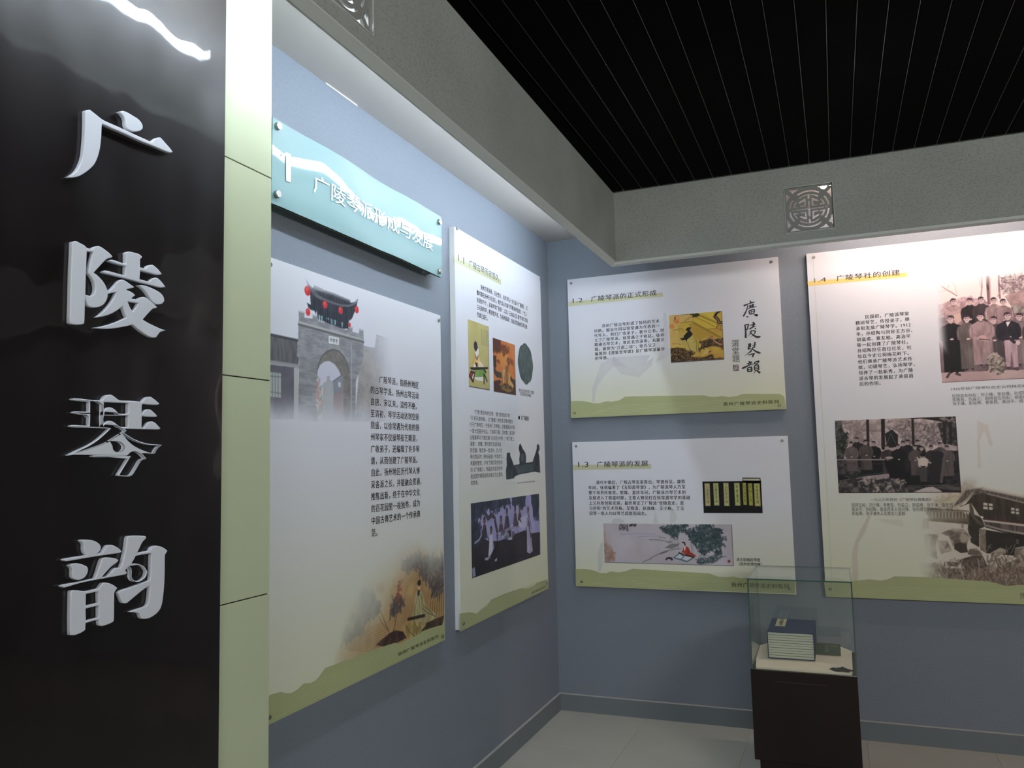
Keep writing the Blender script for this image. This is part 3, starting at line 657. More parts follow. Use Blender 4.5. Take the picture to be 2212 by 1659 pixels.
p.line([(-2849,1959), (-2662,1958)], 9, (70, 74, 80))
p.poly([(-2854,1862), (-2680,1866), (-2680,1695), (-2852,1688)], (112, 112, 122), tex=((92, 92, 104), 60, 1.5))
p.poly([(-2804,1840), (-2748,1840), (-2748,1761), (-2804,1762)], (176, 184, 186))
for q in ([(-2791,1840), (-2790,1761)], [(-2777,1841), (-2776,1761)], [(-2762,1841), (-2762,1761)], [(-2804,1827), (-2748,1828)], [(-2804,1777), (-2748,1775)]): p.line(q, 4, (110, 116, 120), .8)
p.poly([(-2680,1863), (-2658,1863), (-2657,1688), (-2681,1687)], (186, 190, 192))
# ruin to the right, fading
p.poly([(-2259,1990), (-2179,1990), (-2164,2043), (-2077,2039), (-2009,2071), (-2015,1710), (-2317,1699), (-2292,1889), (-2276,1947)], (178, 180, 188), tex=((158, 160, 168), 50, 2.5))
p.poly([(-2251,1980), (-2219,1975), (-2195,1943), (-2153,1929), (-2102,1888), (-2104,1752), (-2316,1742), (-2284,1907)], (150, 148, 146), .7, tex=((176, 172, 168), 40, 3))
p.line([(-2164,2043), (-2077,2039)], 5, (140, 144, 150))
# gate masonry
p.poly([(-2656,2058), (-2625,2059), (-2625,2041), (-2580,2044), (-2580,2057), (-2550,2059), (-2550,2043), (-2503,2042), (-2506,2056), (-2468,2057), (-2468,2039), (-2433,2040), (-2436,2054), (-2404,2052), (-2404,2034), (-2367,2035), (-2359,2048), (-2333,2048), (-2333,2033), (-2290,2032), (-2286,2048), (-2259,2048), (-2256,2006), (-2261,1935), (-2288,1889), (-2312,1849), (-2317,1699), (-2658,1688), (-2654,1904), (-2666,1904), (-2659,1963), (-2657,2017)], STN, tex=(STD, (34, 10), 2.8))
for i in range(40):
    z0_ = 640 + i * 22
    q = [(-2659,2017), (-2259,2008), (-2658,1688), (-2317,1674)]
    t = i / 40; a_ = (q[0][0], q[0][1] + (q[2][1] - q[0][1]) * t); b_ = (q[1][0], q[1][1] + (q[3][1] - q[1][1]) * t)
    p.line([a_, b_], 1.6, (122, 124, 130), .45)
p.line([(-2657,2020), (-2257,2011)], 9, (188, 190, 194), .8); p.line([(-2657,2013), (-2257,2004)], 8, (104, 104, 106))
for q in ([(-2656,2058), (-2625,2058)], [(-2580,2057), (-2550,2058)], [(-2506,2056), (-2468,2057)], [(-2436,2054), (-2404,2052)], [(-2359,2049), (-2333,2048)], [(-2286,2049), (-2259,2048)]): p.line(q, 6, (190, 192, 196))
p.line([(-2341,1983), (-2343,1720)], 5, (180, 183, 188), .8); p.line([(-2349,1982), (-2351,1719)], 3, (112, 114, 118), .6)
p.poly([(-2554,1857), (-2545,1889), (-2525,1920), (-2496,1941), (-2458,1952), (-2423,1950), (-2390,1934), (-2366,1907), (-2355,1875), (-2350,1824), (-2358,1698), (-2554,1691)], (112, 110, 108), tex=((132, 130, 128), (16, 16), 2.5))
p.line([(-2554,1857), (-2545,1889), (-2525,1920), (-2496,1941), (-2458,1952), (-2423,1950), (-2390,1934), (-2366,1907), (-2355,1875)], 6, (86, 86, 88), .7)
p.poly([(-2552,1865), (-2537,1888), (-2510,1903), (-2479,1908), (-2448,1899), (-2423,1881), (-2405,1858), (-2397,1821), (-2397,1697), (-2552,1691)], (206, 208, 226))
p.poly([(-2517,1828), (-2497,1834), (-2497,1852), (-2480,1856), (-2477,1839), (-2455,1837), (-2456,1695), (-2524,1692)], (182, 186, 192), tex=((166, 170, 176), 40, 2))
p.poly([(-2459,1835), (-2398,1865), (-2394,1800), (-2455,1788)], (138, 146, 158)); p.line([(-2459,1837), (-2398,1867)], 5, (110, 118, 130))
p.poly([(-2427,1837), (-2411,1837), (-2411,1821), (-2425,1821)], (214, 214, 212))
p.poly([(-2457,1788), (-2394,1815), (-2391,1697), (-2457,1695)], (150, 138, 142), .9)
p.leaves([(-2554,1849), (-2531,1811), (-2524,1724), (-2552,1719)], 60, 22, [(188, 150, 150), (150, 158, 150), (206, 200, 196)], .8, 5)
p.poly([(-2485,1998), (-2421,1999), (-2421,1973), (-2485,1971)], (232, 234, 238)); p.poly([(-2481,1995), (-2426,1995), (-2426,1976), (-2481,1976)], (214, 218, 224))
for q in ([(-2470,1992), (-2470,1979)], [(-2476,1985), (-2464,1985)], [(-2453,1992), (-2453,1979)], [(-2459,1988), (-2446,1988)], [(-2458,1982), (-2447,1982)], [(-2435,1992), (-2435,1978)], [(-2440,1987), (-2429,1987)]): p.line(q, 3.5, (120, 124, 132))
# tower
p.poly([(-2560,2095), (-2353,2097), (-2361,2041), (-2397,2035), (-2468,2041), (-2503,2044), (-2550,2049)], (44, 50, 62), tex=((58, 66, 80), (9, 90), 2.5))
for q in ([(-2548,2063), (-2536,2064), (-2534,2046), (-2546,2047)], [(-2530,2063), (-2519,2063), (-2519,2045), (-2529,2045)], [(-2498,2061), (-2482,2061), (-2484,2054), (-2496,2055)], [(-2473,2061), (-2460,2060), (-2459,2042), (-2470,2043)], [(-2454,2060), (-2440,2060), (-2440,2043), (-2453,2042)], [(-2405,2059), (-2392,2058), (-2394,2039), (-2404,2040)]): p.poly(q, (132, 176, 184))
for i in range(14):
    q = [(-2547,2090), (-2547,2045), (-2363,2088), (-2368,2039)]; t = i / 13
    p.line([(q[0][0] + (q[2][0] - q[0][0]) * t, q[0][1] + (q[2][1] - q[0][1]) * t), (q[1][0] + (q[3][0] - q[1][0]) * t, q[1][1] + (q[3][1] - q[1][1]) * t)], 3.5, (30, 34, 42))
p.poly([(-2619,2182), (-2614,2176), (-2605,2162), (-2580,2150), (-2567,2157), (-2550,2152), (-2530,2155), (-2520,2155), (-2447,2155), (-2403,2151), (-2351,2148), (-2346,2140), (-2320,2147), (-2306,2155), (-2295,2163), (-2302,2139), (-2316,2113), (-2336,2082), (-2354,2070), (-2358,2093), (-2433,2095), (-2506,2092), (-2550,2094), (-2560,2063), (-2570,2074), (-2588,2074), (-2593,2122), (-2606,2151)], (56, 62, 74), tex=((38, 42, 52), (8, 40), 2.6))
p.line([(-2618,2180), (-2604,2159), (-2578,2144), (-2550,2130), (-2510,2123), (-2461,2120), (-2403,2120), (-2355,2127), (-2321,2140), (-2297,2160)], 8, (96, 102, 112))
p.line([(-2580,2149), (-2530,2153), (-2447,2153), (-2396,2149), (-2350,2146)], 8, (92, 98, 108))
p.line([(-2567,2157), (-2523,2154)], 12, (118, 124, 130)); p.line([(-2596,2147), (-2570,2129), (-2530,2120)], 5, (120, 126, 134), .7)
p.poly([(-2612,2095), (-2595,2092), (-2567,2090), (-2565,2074), (-2588,2073), (-2603,2078)], (44, 50, 60))
for c, r in (([(-2608,2136)], 17), ([(-2605,2063)], 13), ([(-2506,2106)], 14), ([(-2410,2101)], 14), ([(-2304,2121)], 14), ([(-2353,2056)], 9)):
    p.dot(c[0], r * 1.0, r * 1.0, (196, 52, 60)); p.dot((c[0][0] - 3, c[0][1] + 4), r * .4, r * .4, (226, 96, 96), .8)
UU, ZZ = np.meshgrid(p.U, p.Z)
_a = [(-2260,1918), (-2020,1942), (-2596,1806), (-2596,1667)]
fade = (1 - sstep(_a[0][0], _a[1][0], UU + (ZZ - _a[0][1]) * .12)) * sstep(_a[3][1], _a[2][1], ZZ + (value_noise(p.h, p.w, 40, 3) - .5) * 60)
fade = fade * sstep(0, 50, p.z1 - ZZ + 1e-3)
p.c = p.c * fade[..., None] + G * (1 - fade[..., None])
p.build('gate_photograph', pn, on_left, TH + 0.0008)

p = Pic([([(-2454,1290)][0]), (-1613, 766)], 2.4)
G = put_ground(p, bx)
p.c[:] = (188, 158, 112)
p.poly([(p.u0, p.z1), (p.u1, p.z1), (p.u1, p.z0), (p.u0, p.z0)], (196, 166, 118), tex=((166, 134, 92), 90, 2.2))
DK = [(92, 84, 84), (74, 68, 72), (110, 98, 92)]
p.leaves([(-1890,1163), (-1770,1139), (-1611,1131), (-1617,967), (-1717,962), (-1739,1029), (-1817,1056), (-1838,1111), (-1994,1116), (-2024,1130)], 330, 34, DK, .55, 1, asp=.3)
p.leaves([(-2330,1081), (-2211,1067), (-2149,1001), (-2177,978), (-2239,975), (-2290,931), (-2395,910), (-2422,933), (-2347,987), (-2281,1019), (-2346,1040)], 420, 30, DK, .6, 2, asp=.3)
p.leaves([(-2065,1015), (-2007,1010), (-1967,984), (-2018,953), (-2076,954)], 80, 26, DK, .7, 3)
p.line([(-2000,1078), (-2018,1022), (-2027,950), (-2048,901), (-2068,872)], 4, (96, 62, 50)); p.leaves([(-2020,1076), (-1985,1071), (-1997,989), (-2036,1005)], 26, 16, [(150, 70, 60)], .8, 4)
p.line([(-2159,998), (-2123,944), (-2086,890), (-2068,862)], 4, (90, 70, 60)); p.line([(-2177,982), (-2141,938), (-2096,901)], 3, (90, 70, 60))
for i in range(9):
    q = [(-2395,897), (-2076,935), (-2348,882), (-2087,862)]; t = i / 8
    p.line([(q[0][0] + (q[2][0] - q[0][0]) * t, q[0][1] - i * 2), ((q[0][0] + q[1][0]) / 2, (q[0][1] + q[1][1]) / 2 + 20 - i * 10), (q[1][0] + (q[3][0] - q[1][0]) * t, q[1][1] + (q[3][1] - q[1][1]) * t)], 5, (146, 112, 76), .6)
p.poly([(-2187,865), (-2151,875), (-2105,884), (-2048,892), (-1979,873), (-1950,842), (-2039,839), (-2124,846)], (96, 70, 62), tex=((60, 46, 46), 20, 3))
for i in range(13):
    q = [(-1741,945), (-1754,879), (-1617,973), (-1626,850)]; t = i / 12
    p.line([(q[0][0] + (q[2][0] - q[0][0]) * t, q[0][1] + (q[2][1] - q[0][1]) * t), (q[1][0] + (q[3][0] - q[1][0]) * t, q[1][1] + (q[3][1] - q[1][1]) * t)], 6, [(112, 84, 50), (178, 148, 96)][i % 2], .8)
p.poly([(-1833,859), (-1777,868), (-1620,870), (-1622,817), (-1778,832), (-1855,838)], (92, 76, 60), tex=((60, 50, 44), 18, 3))
p.poly([(-1959,893), (-1886,904), (-1843,896), (-1788,881), (-1789,860), (-1866,830), (-1929,833), (-1964,865)], (190, 172, 116), tex=((150, 130, 80), 25, 2.5))
p.poly([(-1867,1012), (-1845,1017), (-1816,999), (-1797,955), (-1776,930), (-1708,897), (-1685,877), (-1732,870), (-1822,877), (-1896,901), (-1907,913), (-1884,960)], (198, 190, 148), tex=((160, 152, 110), (18, 50), 2.4))
for q in ([(-1856,1011), (-1868,967), (-1896,906)], [(-1830,996), (-1809,946), (-1720,894)], [(-1846,984), (-1837,931), (-1854,893)], [(-1818,938), (-1776,910), (-1697,879)], [(-1959,893), (-1929,863), (-1887,834)], [(-1896,901), (-1865,865), (-1871,836)]): p.line(q, 3.5, (96, 88, 62))
p.dot([(-1844,1032)][0], 15, 17, (206, 178, 136)); p.dot([(-1841,1043)][0], 16, 13, (60, 50, 44)); p.poly([(-1856,1016), (-1835,1012), (-1841,988), (-1857,995)], (74, 66, 60))
p.line([(-1938,913), (-1799,902)], 13, (62, 50, 46))
UU, ZZ = np.meshgrid(p.U, p.Z)
_a = [(-2426,925), (-1937,939), (-2080,1244), (-2084,1023)]
nn = (value_noise(p.h, p.w, 60, 9) - .5)
fx = sstep(_a[0][0], _a[1][0], UU + nn * 300 + (_a[0][1] - ZZ) * 1.0 + 60)
fz = sstep(_a[2][1], _a[3][1], ZZ + nn * 150)
p.c = p.c * (fx * fz)[..., None] + G * (1 - (fx * fz)[..., None])
p.build('scroll_painting', pn, on_left, TH + 0.0007)
hills(pn, [(-2798,850), (-2765,847), (-2740,844), (-2722,835), (-2691,827), (-2658,830), (-2639,836), (-2626,840), (-2592,832), (-2564,833), (-2544,840), (-2522,853), (-2508,860), (-2395,856), (-2179,851), (-2044,843), (-2010,832), (-1980,829), (-1960,835), (-1887,834), (-1850,836), (-1828,842), (-1733,839), (-1638,832)] , [(-1610, 870), (-1610, 763), (-2829, 763)], bx)
words(pn, 'body_text', '''\u3000\u3000广陵琴派，指扬州地区
的古琴学派。扬州古琴活动
自唐、宋以来，流传不绝，
至清初，琴学活动达到空前
鼎盛，以徐常遇为代表的扬
州琴家不仅操琴技艺精湛，
广收弟子，还编辑了许多琴
谱，从而创建了广陵琴派。
自此，扬州地区历代琴人博
采各派之长，并能融会贯通，
推陈出新，终于在中华文化
的百花园里一枝独秀，成为
中国古典艺术的一个传承典
范。''', [(-2212,1268), (-1813,1886)], bold=0.035, line=1.42, char=1.12)
words(pn, 'footer_text', '扬州广陵琴派史料陈列', [(-2021,785), (-1678,800)], M['ink_brown'], 0.03, char=1.15)

# ---- long panel 1.1 (left wall, by the corner)
BX1 = ((-1448, 770), (-236, 2668))
pn, bx = panel(on_left, BX1, 'tall narrow-looking panel headed 1.1 next to the room corner',
               [(-1420,2664), (-237,2654)] + [(-1424,797), (-268,810)])
flat(pn, 'heading_stripe', [(-1454,2523), (-878,2523), (-875,2493), (-1455,2494)], M['stripe'])
words(pn, 'heading_number', '1.1', [(-1414,2505), (-1346,2538)])
words(pn, 'heading_text', '广陵古琴历史悠久', [(-1288,2505), (-906,2543)], char=1.1)
words(pn, 'body_text', '''\u3000\u3000扬州古琴演奏，历史悠久，相传琴坛十大名曲《广陵散》，汉
魏时期在扬州已经流行。唐代诗人李颀《琴歌扬州送别》：“主人
有酒欢今夕，请奏鸣琴广陵客”；以及《云仙杂记》载“李龟年至岐
王宅闻琴声，断弹楚声者，为扬州薛满”，由此可知扬州古琴在唐
代就已盛行。''', [(-1202,2266), (-475,2443)], bold=0.03, line=1.3, char=1.1)
words(pn, 'essay_text', '''\u3000\u3000“广陵”是扬州的古称，“散”是类似如“操”
“引”的乐曲体裁。《广陵散》相传是汉魏时期流
行于广陵地区（今扬州）的琴曲，这是我国古代的
一首大型器乐作品。它萌芽于秦、汉时期，其名称
记载最早见于魏应璩《与刘孔才书》：“听广陵之
清散”。到魏、晋时期它已逐渐成
形定稿，随后曾一度流失，后人在
明代宫廷的《神奇秘谱》中发现它，
再重新整理，才有了我们现在听到
的《广陵散》。琴曲的内容讲述的
是战国时期聂政刺杀韩王为父报仇
的故事。''', [(-1314,1426), (-724,1795)], M['ink_soft'], line=1.3, char=1.08)
words(pn, 'small_heading', '●《广陵散》', [(-665,1765), (-497,1792)], bold=0.03)
words(pn, 'caption_text', '扬州出土的唐代真子飞霜镜\n （现王卿为友珍赠藏）', [(-648,1916), (-401,1929)] and [([(-648,1910)][0][0], [(-648,1905)][0][1]), ([(-401,1939)][0][0], [(-400,1945)][0][1])], M['ink_soft'])
words(pn, 'caption_text', '扬州邗江甘泉汉墓出土的抚琴俑', [([(-705,1410)][0][0], [(-705,1411)][0][1]), ([(-428,1418)][0][0], [(-428,1419)][0][1])], M['ink_soft'])
# lady at the zither
p = Pic([(-1315,2237), (-1061,1903)], 2.2, (186, 176, 118))
p.poly([(p.u0, p.z1), (p.u1, p.z1), (p.u1, p.z0), (p.u0, p.z0)], (192, 182, 126), tex=((176, 168, 110), 90, 1.5))
for cx in range(5):
    for r in range(16):
        q = [(-1150,2211), (-1070,2205), (-1154,2131), (-1073,2133)]; t = cx / 4; v = r / 15
        u = q[0][0] + (q[1][0] - q[0][0]) * t; z = (q[0][1] + (q[2][1] - q[0][1]) * v)
        p.line([(u - 3, z), (u + 3, z - 1)], 3, (112, 108, 78), .8)
p.poly([(-1251,2066), (-1228,2079), (-1199,2078), (-1171,2042), (-1159,2022), (-1192,2012), (-1269,2005), (-1265,2033)], (206, 156, 74), tex=((226, 196, 120), 30, 2))
p.poly([(-1231,2073), (-1214,2077), (-1199,2069), (-1210,2046), (-1230,2036)], (226, 222, 214)); p.line([(-1235,2072), (-1215,2046), (-1199,2069)], 8, (70, 50, 70)); p.poly([(-1238,2029), (-1206,2032), (-1207,2011), (-1231,2008)], (50, 46, 76))
p.dot([(-1213,2094)][0], 24, 30, (232, 226, 218)); p.dot([(-1226,2114)][0], 22, 24, (40, 34, 48)); p.poly([(-1238,2113), (-1204,2118), (-1194,2107), (-1213,2106), (-1221,2088), (-1231,2084)], (44, 36, 50))
p.poly([(-1201,2042), (-1162,2041), (-1126,2018), (-1160,2011), (-1192,2013)], (226, 206, 180)); p.poly([(-1253,2021), (-1234,2023), (-1225,2008), (-1253,2006)], (228, 224, 220))
p.poly([(-1238,1992), (-1127,2005), (-1120,1990), (-1149,1961), (-1234,1954)], (124, 164, 88), tex=((104, 146, 72), 12, 3))
p.poly([(-1252,1956), (-1142,1967), (-1140,1945), (-1196,1943), (-1240,1946)], (226, 224, 220))
p.poly([(-1303,2000), (-1079,2023), (-1076,2014), (-1100,2009), (-1257,1990), (-1288,1991)], (34, 34, 36)); p.poly([(-1315,1955), (-1289,1986), (-1235,1984), (-1260,1926), (-1269,1927)], (60, 30, 34))
p.poly([(-1289,1975), (-1270,1977), (-1284,1952), (-1299,1955)], (150, 50, 60)); p.poly([(-1264,1972), (-1249,1973), (-1266,1943), (-1278,1950)], (216, 206, 180))
p.line([(-1130,2003), (-1104,1993)], 12, (30, 46, 40)); p.line([(-1131,1981), (-1130,1934)], 12, (30, 50, 40)); p.line([(-1122,1979), (-1093,1949)], 12, (30, 50, 40))
p.border((92, 88, 90), 10); p.build('painting_of_lady', pn, on_left, TH + 0.0009)
# orange scholar painting
p = Pic([(-1007,2186), (-693,1901)], 2.2, (198, 120, 62))
p.poly([(p.u0, p.z1), (p.u1, p.z1), (p.u1, p.z0), (p.u0, p.z0)], (204, 126, 66), tex=((184, 104, 56), 120, 1.8))
p.dot([(-860,2092)][0], 80, 95, (208, 152, 78), .6, .6)
p.leaves([(-1007,2186), (-907,2179), (-880,2142), (-955,2116), (-983,2130), (-1011,2093)], 200, 26, [(92, 48, 30), (70, 40, 30)], .7, 8, asp=.25); p.leaves([(-916,2161), (-764,2162), (-790,2129), (-867,2109), (-910,2127)], 90, 26, [(110, 60, 34)], .7, 9, asp=.2)
p.leaves([(-1012,2079), (-971,2086), (-970,2041), (-1014,2036)], 60, 24, [(60, 46, 40)], .8, 10); p.leaves([(-776,2101), (-721,2095), (-719,2063), (-762,2073)], 26, 22, [(120, 62, 34)], .7, 11, asp=.2)
p.poly([(-1002,2038), (-960,2013), (-891,2010), (-897,1979), (-962,1979), (-1000,1999)], (64, 58, 52)); p.poly([(-1007,1957), (-919,1970), (-891,1951), (-688,1976), (-693,1901), (-1010,1900)], (74, 46, 40))
p.poly([(-769,2013), (-743,1992), (-688,1985), (-689,1967), (-784,1962)], (74, 58, 46))
p.poly([(-883,2029), (-849,2030), (-844,1984), (-876,1947), (-928,1940), (-893,1971)], (206, 168, 118), tex=((150, 100, 64), (20, 60), 2.6)); p.poly([(-840,2054), (-790,2059), (-788,2029), (-776,1963), (-838,1949), (-844,1989)], (188, 144, 84), tex=((120, 80, 50), (14, 60), 2.8))
p.poly([(-788,2018), (-765,2014), (-775,1981), (-722,1955), (-739,1933), (-801,1941)], (204, 160, 98)); p.poly([(-921,1940), (-769,1952), (-723,1929), (-803,1909), (-907,1921)], (148, 118, 62), tex=((80, 60, 46), 18, 3))
p.poly([(-821,2085), (-799,2106), (-778,2092), (-784,2059), (-801,2060)], (70, 50, 62)); p.dot([(-800,2081)][0], 10, 16, (150, 90, 60)); p.leaves([(-957,2070), (-913,2072), (-922,2057), (-958,2056)], 14, 22, [(120, 62, 34)], .8, 12, asp=.2)
p.border((84, 66, 72), 9); p.build('painting_of_scholar', pn, on_left, TH + 0.0009)
# lobed bronze mirror
c = [(-529,2095)][0]; e = [(-649,2083), (-402,2108), (-521,2216), (-537,1975)]
rx, rz = (e[1][0] - e[0][0]) / 2, (e[2][1] - e[3][1]) / 2
p = Pic([(c[0] - rx - 2, c[1] - rz - 2), (c[0] + rx + 2, c[1] + rz + 2)], 2.2)
p.c[:] = put_ground(p, bx)
lob = [(c[0] + rx * math.cos(t) * (.95 + .05 * abs(math.cos(4 * t + .0))), c[1] + rz * math.sin(t) * (.95 + .05 * abs(math.cos(4 * t)))) for t in np.linspace(0, 2 * PI, 96, endpoint=False)]
p.poly(lob, (92, 82, 82)); lob2 = [(c[0] + (a - c[0]) * .97, c[1] + (b - c[1]) * .975) for a, b in lob]
p.poly(lob2, (58, 72, 72), tex=((84, 98, 98), (14, 40), 2.6))
p.line([(c[0] - rx * .6, c[1] + rz * .6), (c[0] - rx * .75, c[1] + rz * .2)], 8, (128, 138, 140), .5)
p.build('bronze_mirror_picture', pn, on_left, TH + 0.0009)
# pottery figures silhouette
p = Pic([(-864,1635), (-323,1418)], 2.2); p.c[:] = put_ground(p, bx)
p.poly([(-872,1440), (-865,1486), (-851,1517), (-853,1548), (-845,1581), (-801,1583), (-796,1563), (-770,1539), (-750,1514), (-663,1518), (-666,1546), (-655,1575), (-670,1607), (-660,1626), (-644,1634), (-627,1621), (-608,1603), (-572,1585), (-558,1562), (-563,1524), (-456,1528), (-428,1553), (-401,1580), (-379,1604), (-375,1628), (-352,1633), (-328,1621), (-329,1599), (-353,1585), (-337,1561), (-327,1462), (-424,1470), (-496,1468), (-590,1464), (-680,1460), (-735,1452), (-751,1443), (-831,1439)], (62, 74, 82), tex=((38, 46, 54), 40, 2.4))
p.poly([(-732,1507), (-445,1519), (-448,1477), (-702,1467)], (84, 100, 104), .6); p.poly([(-639,1579), (-582,1574), (-585,1529), (-642,1530)], (92, 106, 112), .5)
p.build('pottery_figures_picture', pn, on_left, TH + 0.0009)
# gathering of robed figures under trees
p = Pic([(-1318,1340), (-372,988)] and [([(-1318,1340)][0][0], [(-1327,986)][0][1]), ([(-358,1338)][0][0], [(-372,1340)][0][1])], 2.2, (170, 166, 214))
p.poly([(p.u0, p.z1), (p.u1, p.z1), (p.u1, p.z0), (p.u0, p.z0)], (172, 170, 216), tex=((150, 152, 200), 120, 1.5))
TR = [(52, 58, 74), (40, 46, 58), (66, 72, 96)]
p.poly([(-1322,1173), (-1202,1169), (-1114,1141), (-985,1128), (-940,1129), (-758,1141), (-588,1150), (-491,1122), (-360,1116), (-370,985), (-1318,984)], (58, 50, 66), tex=((44, 42, 52), 80, 2))
p.poly([(-1291,1085), (-1089,1070), (-852,1056), (-623,1015), (-872,977), (-1283,984)], (34, 38, 44), .8, tex=((50, 46, 54), 60, 2))
for k_, q in enumerate(([(-1315,1339), (-1097,1340), (-835,1340), (-804,1309), (-975,1302), (-1050,1284), (-1133,1309), (-1217,1276), (-1296,1261), (-1317,1289)], [(-787,1338), (-601,1340), (-595,1303), (-656,1294), (-705,1327), (-772,1316)], [(-494,1338), (-372,1338), (-377,1209), (-447,1220), (-470,1282)], [(-1317,1231), (-1206,1219), (-1202,1161), (-1276,1142), (-1320,1162)])):
    p.poly(q, (50, 56, 70), .85, tex=((74, 80, 104), 40, 2.6)); p.leaves(q, 160, 42, TR, .7, 20 + k_, ang=1.5, asp=.3)
p.line([(-1149,1282), (-1115,1252), (-1065,1268), (-1030,1246), (-1017,1211), (-1004,1181)], 26, (72, 68, 84)); p.line([(-1130,1237), (-1037,1241)], 10, (150, 150, 190))
def sage(h, col, low, w=1.0, face=(120, 92, 92)):
    (u, z) = h; s_ = 34
    p.poly([(u - 16 * w, z - 20), (u + 16 * w, z - 20), (u + 44 * w, z - 110), (u + 50 * w, low), (u - 50 * w, low), (u - 42 * w, z - 110)], col, tex=(tuple(int(c_ * .72) for c_ in col), (12, 60), 2.4))
    p.dot((u + 1, z + 3), 15, 19, (44, 38, 46)); p.dot((u - 3, z - 3), 11, 15, face); p.poly([(u - 6, z - 14), (u + 6, z - 14), (u + 9, z - 26), (u - 9, z - 26)], face)
    p.line([(u, z - 30), (u + 8, z - 90), (u + 4, low + 10)], 3, tuple(int(c_ * .6) for c_ in col)); p.line([(u - 34 * w, z - 110), (u - 10, z - 140), (u + 20 * w, z - 128)], 5, tuple(int(c_ * .7) for c_ in col))
sage([(-1161,1245)][0], (74, 72, 92), [(-1165,1158)][0][1]); sage([(-1080,1191)][0], (196, 196, 226), [(-1090,1056)][0][1], .9)
sage([(-949,1234)][0], (112, 88, 104), [(-945,1164)][0][1], 1.3); sage([(-866,1268)][0], (92, 84, 108), [(-860,1174)][0][1], 1.2)
sage([(-746,1275)][0], (100, 88, 104), [(-747,1182)][0][1]); sage([(-679,1271)][0], (84, 76, 92), [(-672,1188)][0][1], 1.1)
sage([(-549,1256)][0], (150, 154, 196), [(-535,1145)][0][1], 1.3)
p.poly([(-569,1167), (-516,1162), (-489,1021), (-535,1011), (-579,1025)], (204, 200, 226), tex=((150, 146, 180), (8, 80), 2.4)); p.line([(-541,1189), (-530,1145), (-515,1105)], 14, (60, 54, 70))
p.poly([(-997,1169), (-891,1180), (-779,1197), (-766,1142), (-800,1115), (-871,1122), (-939,1144)], (196, 194, 226), tex=((90, 86, 110), 30, 2.8)); p.poly([(-861,1168), (-821,1171), (-807,1134), (-831,1130)], (54, 48, 62))
p.poly([(-704,1215), (-646,1189), (-639,1160), (-697,1184)], (200, 200, 228)); p.poly([(-1098,1170), (-1063,1170), (-1064,1072), (-1118,1067)], (206, 206, 230)); p.poly([(-999,1133), (-963,1120), (-1048,1042), (-1104,1058)], (40, 38, 46))
p.poly([(-1166,1062), (-1118,1062), (-1119,1048), (-1160,1051)], (176, 176, 204)); p.poly([(-1041,1039), (-1011,1046), (-1012,1030), (-1038,1030)], (176, 176, 204)); p.poly([(-1316,1031), (-1287,1035), (-1276,994), (-1311,988)], (150, 148, 186))
p.line([(-1279,1148), (-1229,1159), (-1201,1177), (-1203,1205)], 10, (166, 166, 200)); p.leaves([(-644,1222), (-574,1223), (-587,1168), (-647,1179)], 40, 30, [(190, 190, 222)], .7, 31)
p.build('gathering_photograph', pn, on_left, TH + 0.0009)
hills(pn, [(-1456,848), (-1356,835), (-1323,828), (-1283,815), (-1257,816), (-1231,823), (-1152,827), (-1097,850), (-926,850), (-720,844), (-655,839), (-611,828), (-577,824), (-471,825), (-435,835), (-323,830), (-251,828)], [(-235,771), (-1459,767)], bx)
words(pn, 'footer_text', '扬州广陵琴派史料陈列', [([(-522,783)][0][0], [(-522,783)][0][1]), ([(-296,790)][0][0], [(-295,797)][0][1])], M['ink_brown'])

# ---- small panel 1.2 (back wall, upper)
WM = (206, 208, 220)
BX2 = ((140, 1795), (1422, 2680))
pn, bx = panel(on_back, BX2, 'landscape panel headed 1.2 with brush calligraphy, upper left on the back wall', [(165,2654), (1385,2654), (162,1826), (1387,1820)],
    marks=[([(281,1888), (284,1982), (316,2056), (344,2127), (403,2157), (499,2160), (655,2159), (622,2105), (558,2072), (471,2103), (420,2100), (367,2053), (320,1993), (298,1931), (297,1884)], WM, .8), ([(423,2168), (521,2084), (571,2071), (673,2145), (665,2096), (581,2027), (469,2053), (415,2125)], (212, 206, 216), .8), ([(757,2422), (772,2334), (771,2150), (684,2107), (737,2214), (744,2399)], (216, 212, 220), .6)])
flat(pn, 'heading_stripe', [(144,2536), (747,2536), (746,2511), (143,2506)], M['stripe'])
words(pn, 'heading_number', '1.2', [(173,2525), (239,2553)])
words(pn, 'heading_text', '广陵琴派的正式形成', [(293,2522), (709,2557)], bold=0.02, char=1.1)
words(pn, 'body_text', '''\u3000\u3000清初广陵古琴形成了独特的艺术
风格。顺治年间以徐常遇为代表的一
代琴人，他们广收弟子，著书立书，创
立了广陵琴派。徐常遇之子徐祜、徐祎
精通古琴艺术，曾赴北京演奏，名震京
城，被誉为“江南二徐”；徐氏父子
编著的《澄鉴堂琴谱》是广陵琴派最早
的琴谱。''', [(306,2150), (745,2374)], bold=0.035, line=1.22, char=1.2)
words(pn, 'footer_text', '扬州广陵琴派史料陈列', [(1074,1828), (1385,1850)], M['ink_brown'], 0.02, char=1.25)
hills(pn, [(139,1902), (193,1901), (226,1898), (258,1890), (290,1881), (329,1880), (362,1889), (387,1889), (406,1886), (451,1892), (473,1902), (489,1913), (676,1908), (968,1897), (997,1887), (1026,1884), (1049,1885), (1070,1887), (1112,1879), (1158,1884), (1176,1891), (1193,1894), (1392,1884), (1416,1867)], [(1423,1795), (137,1796)], bx)
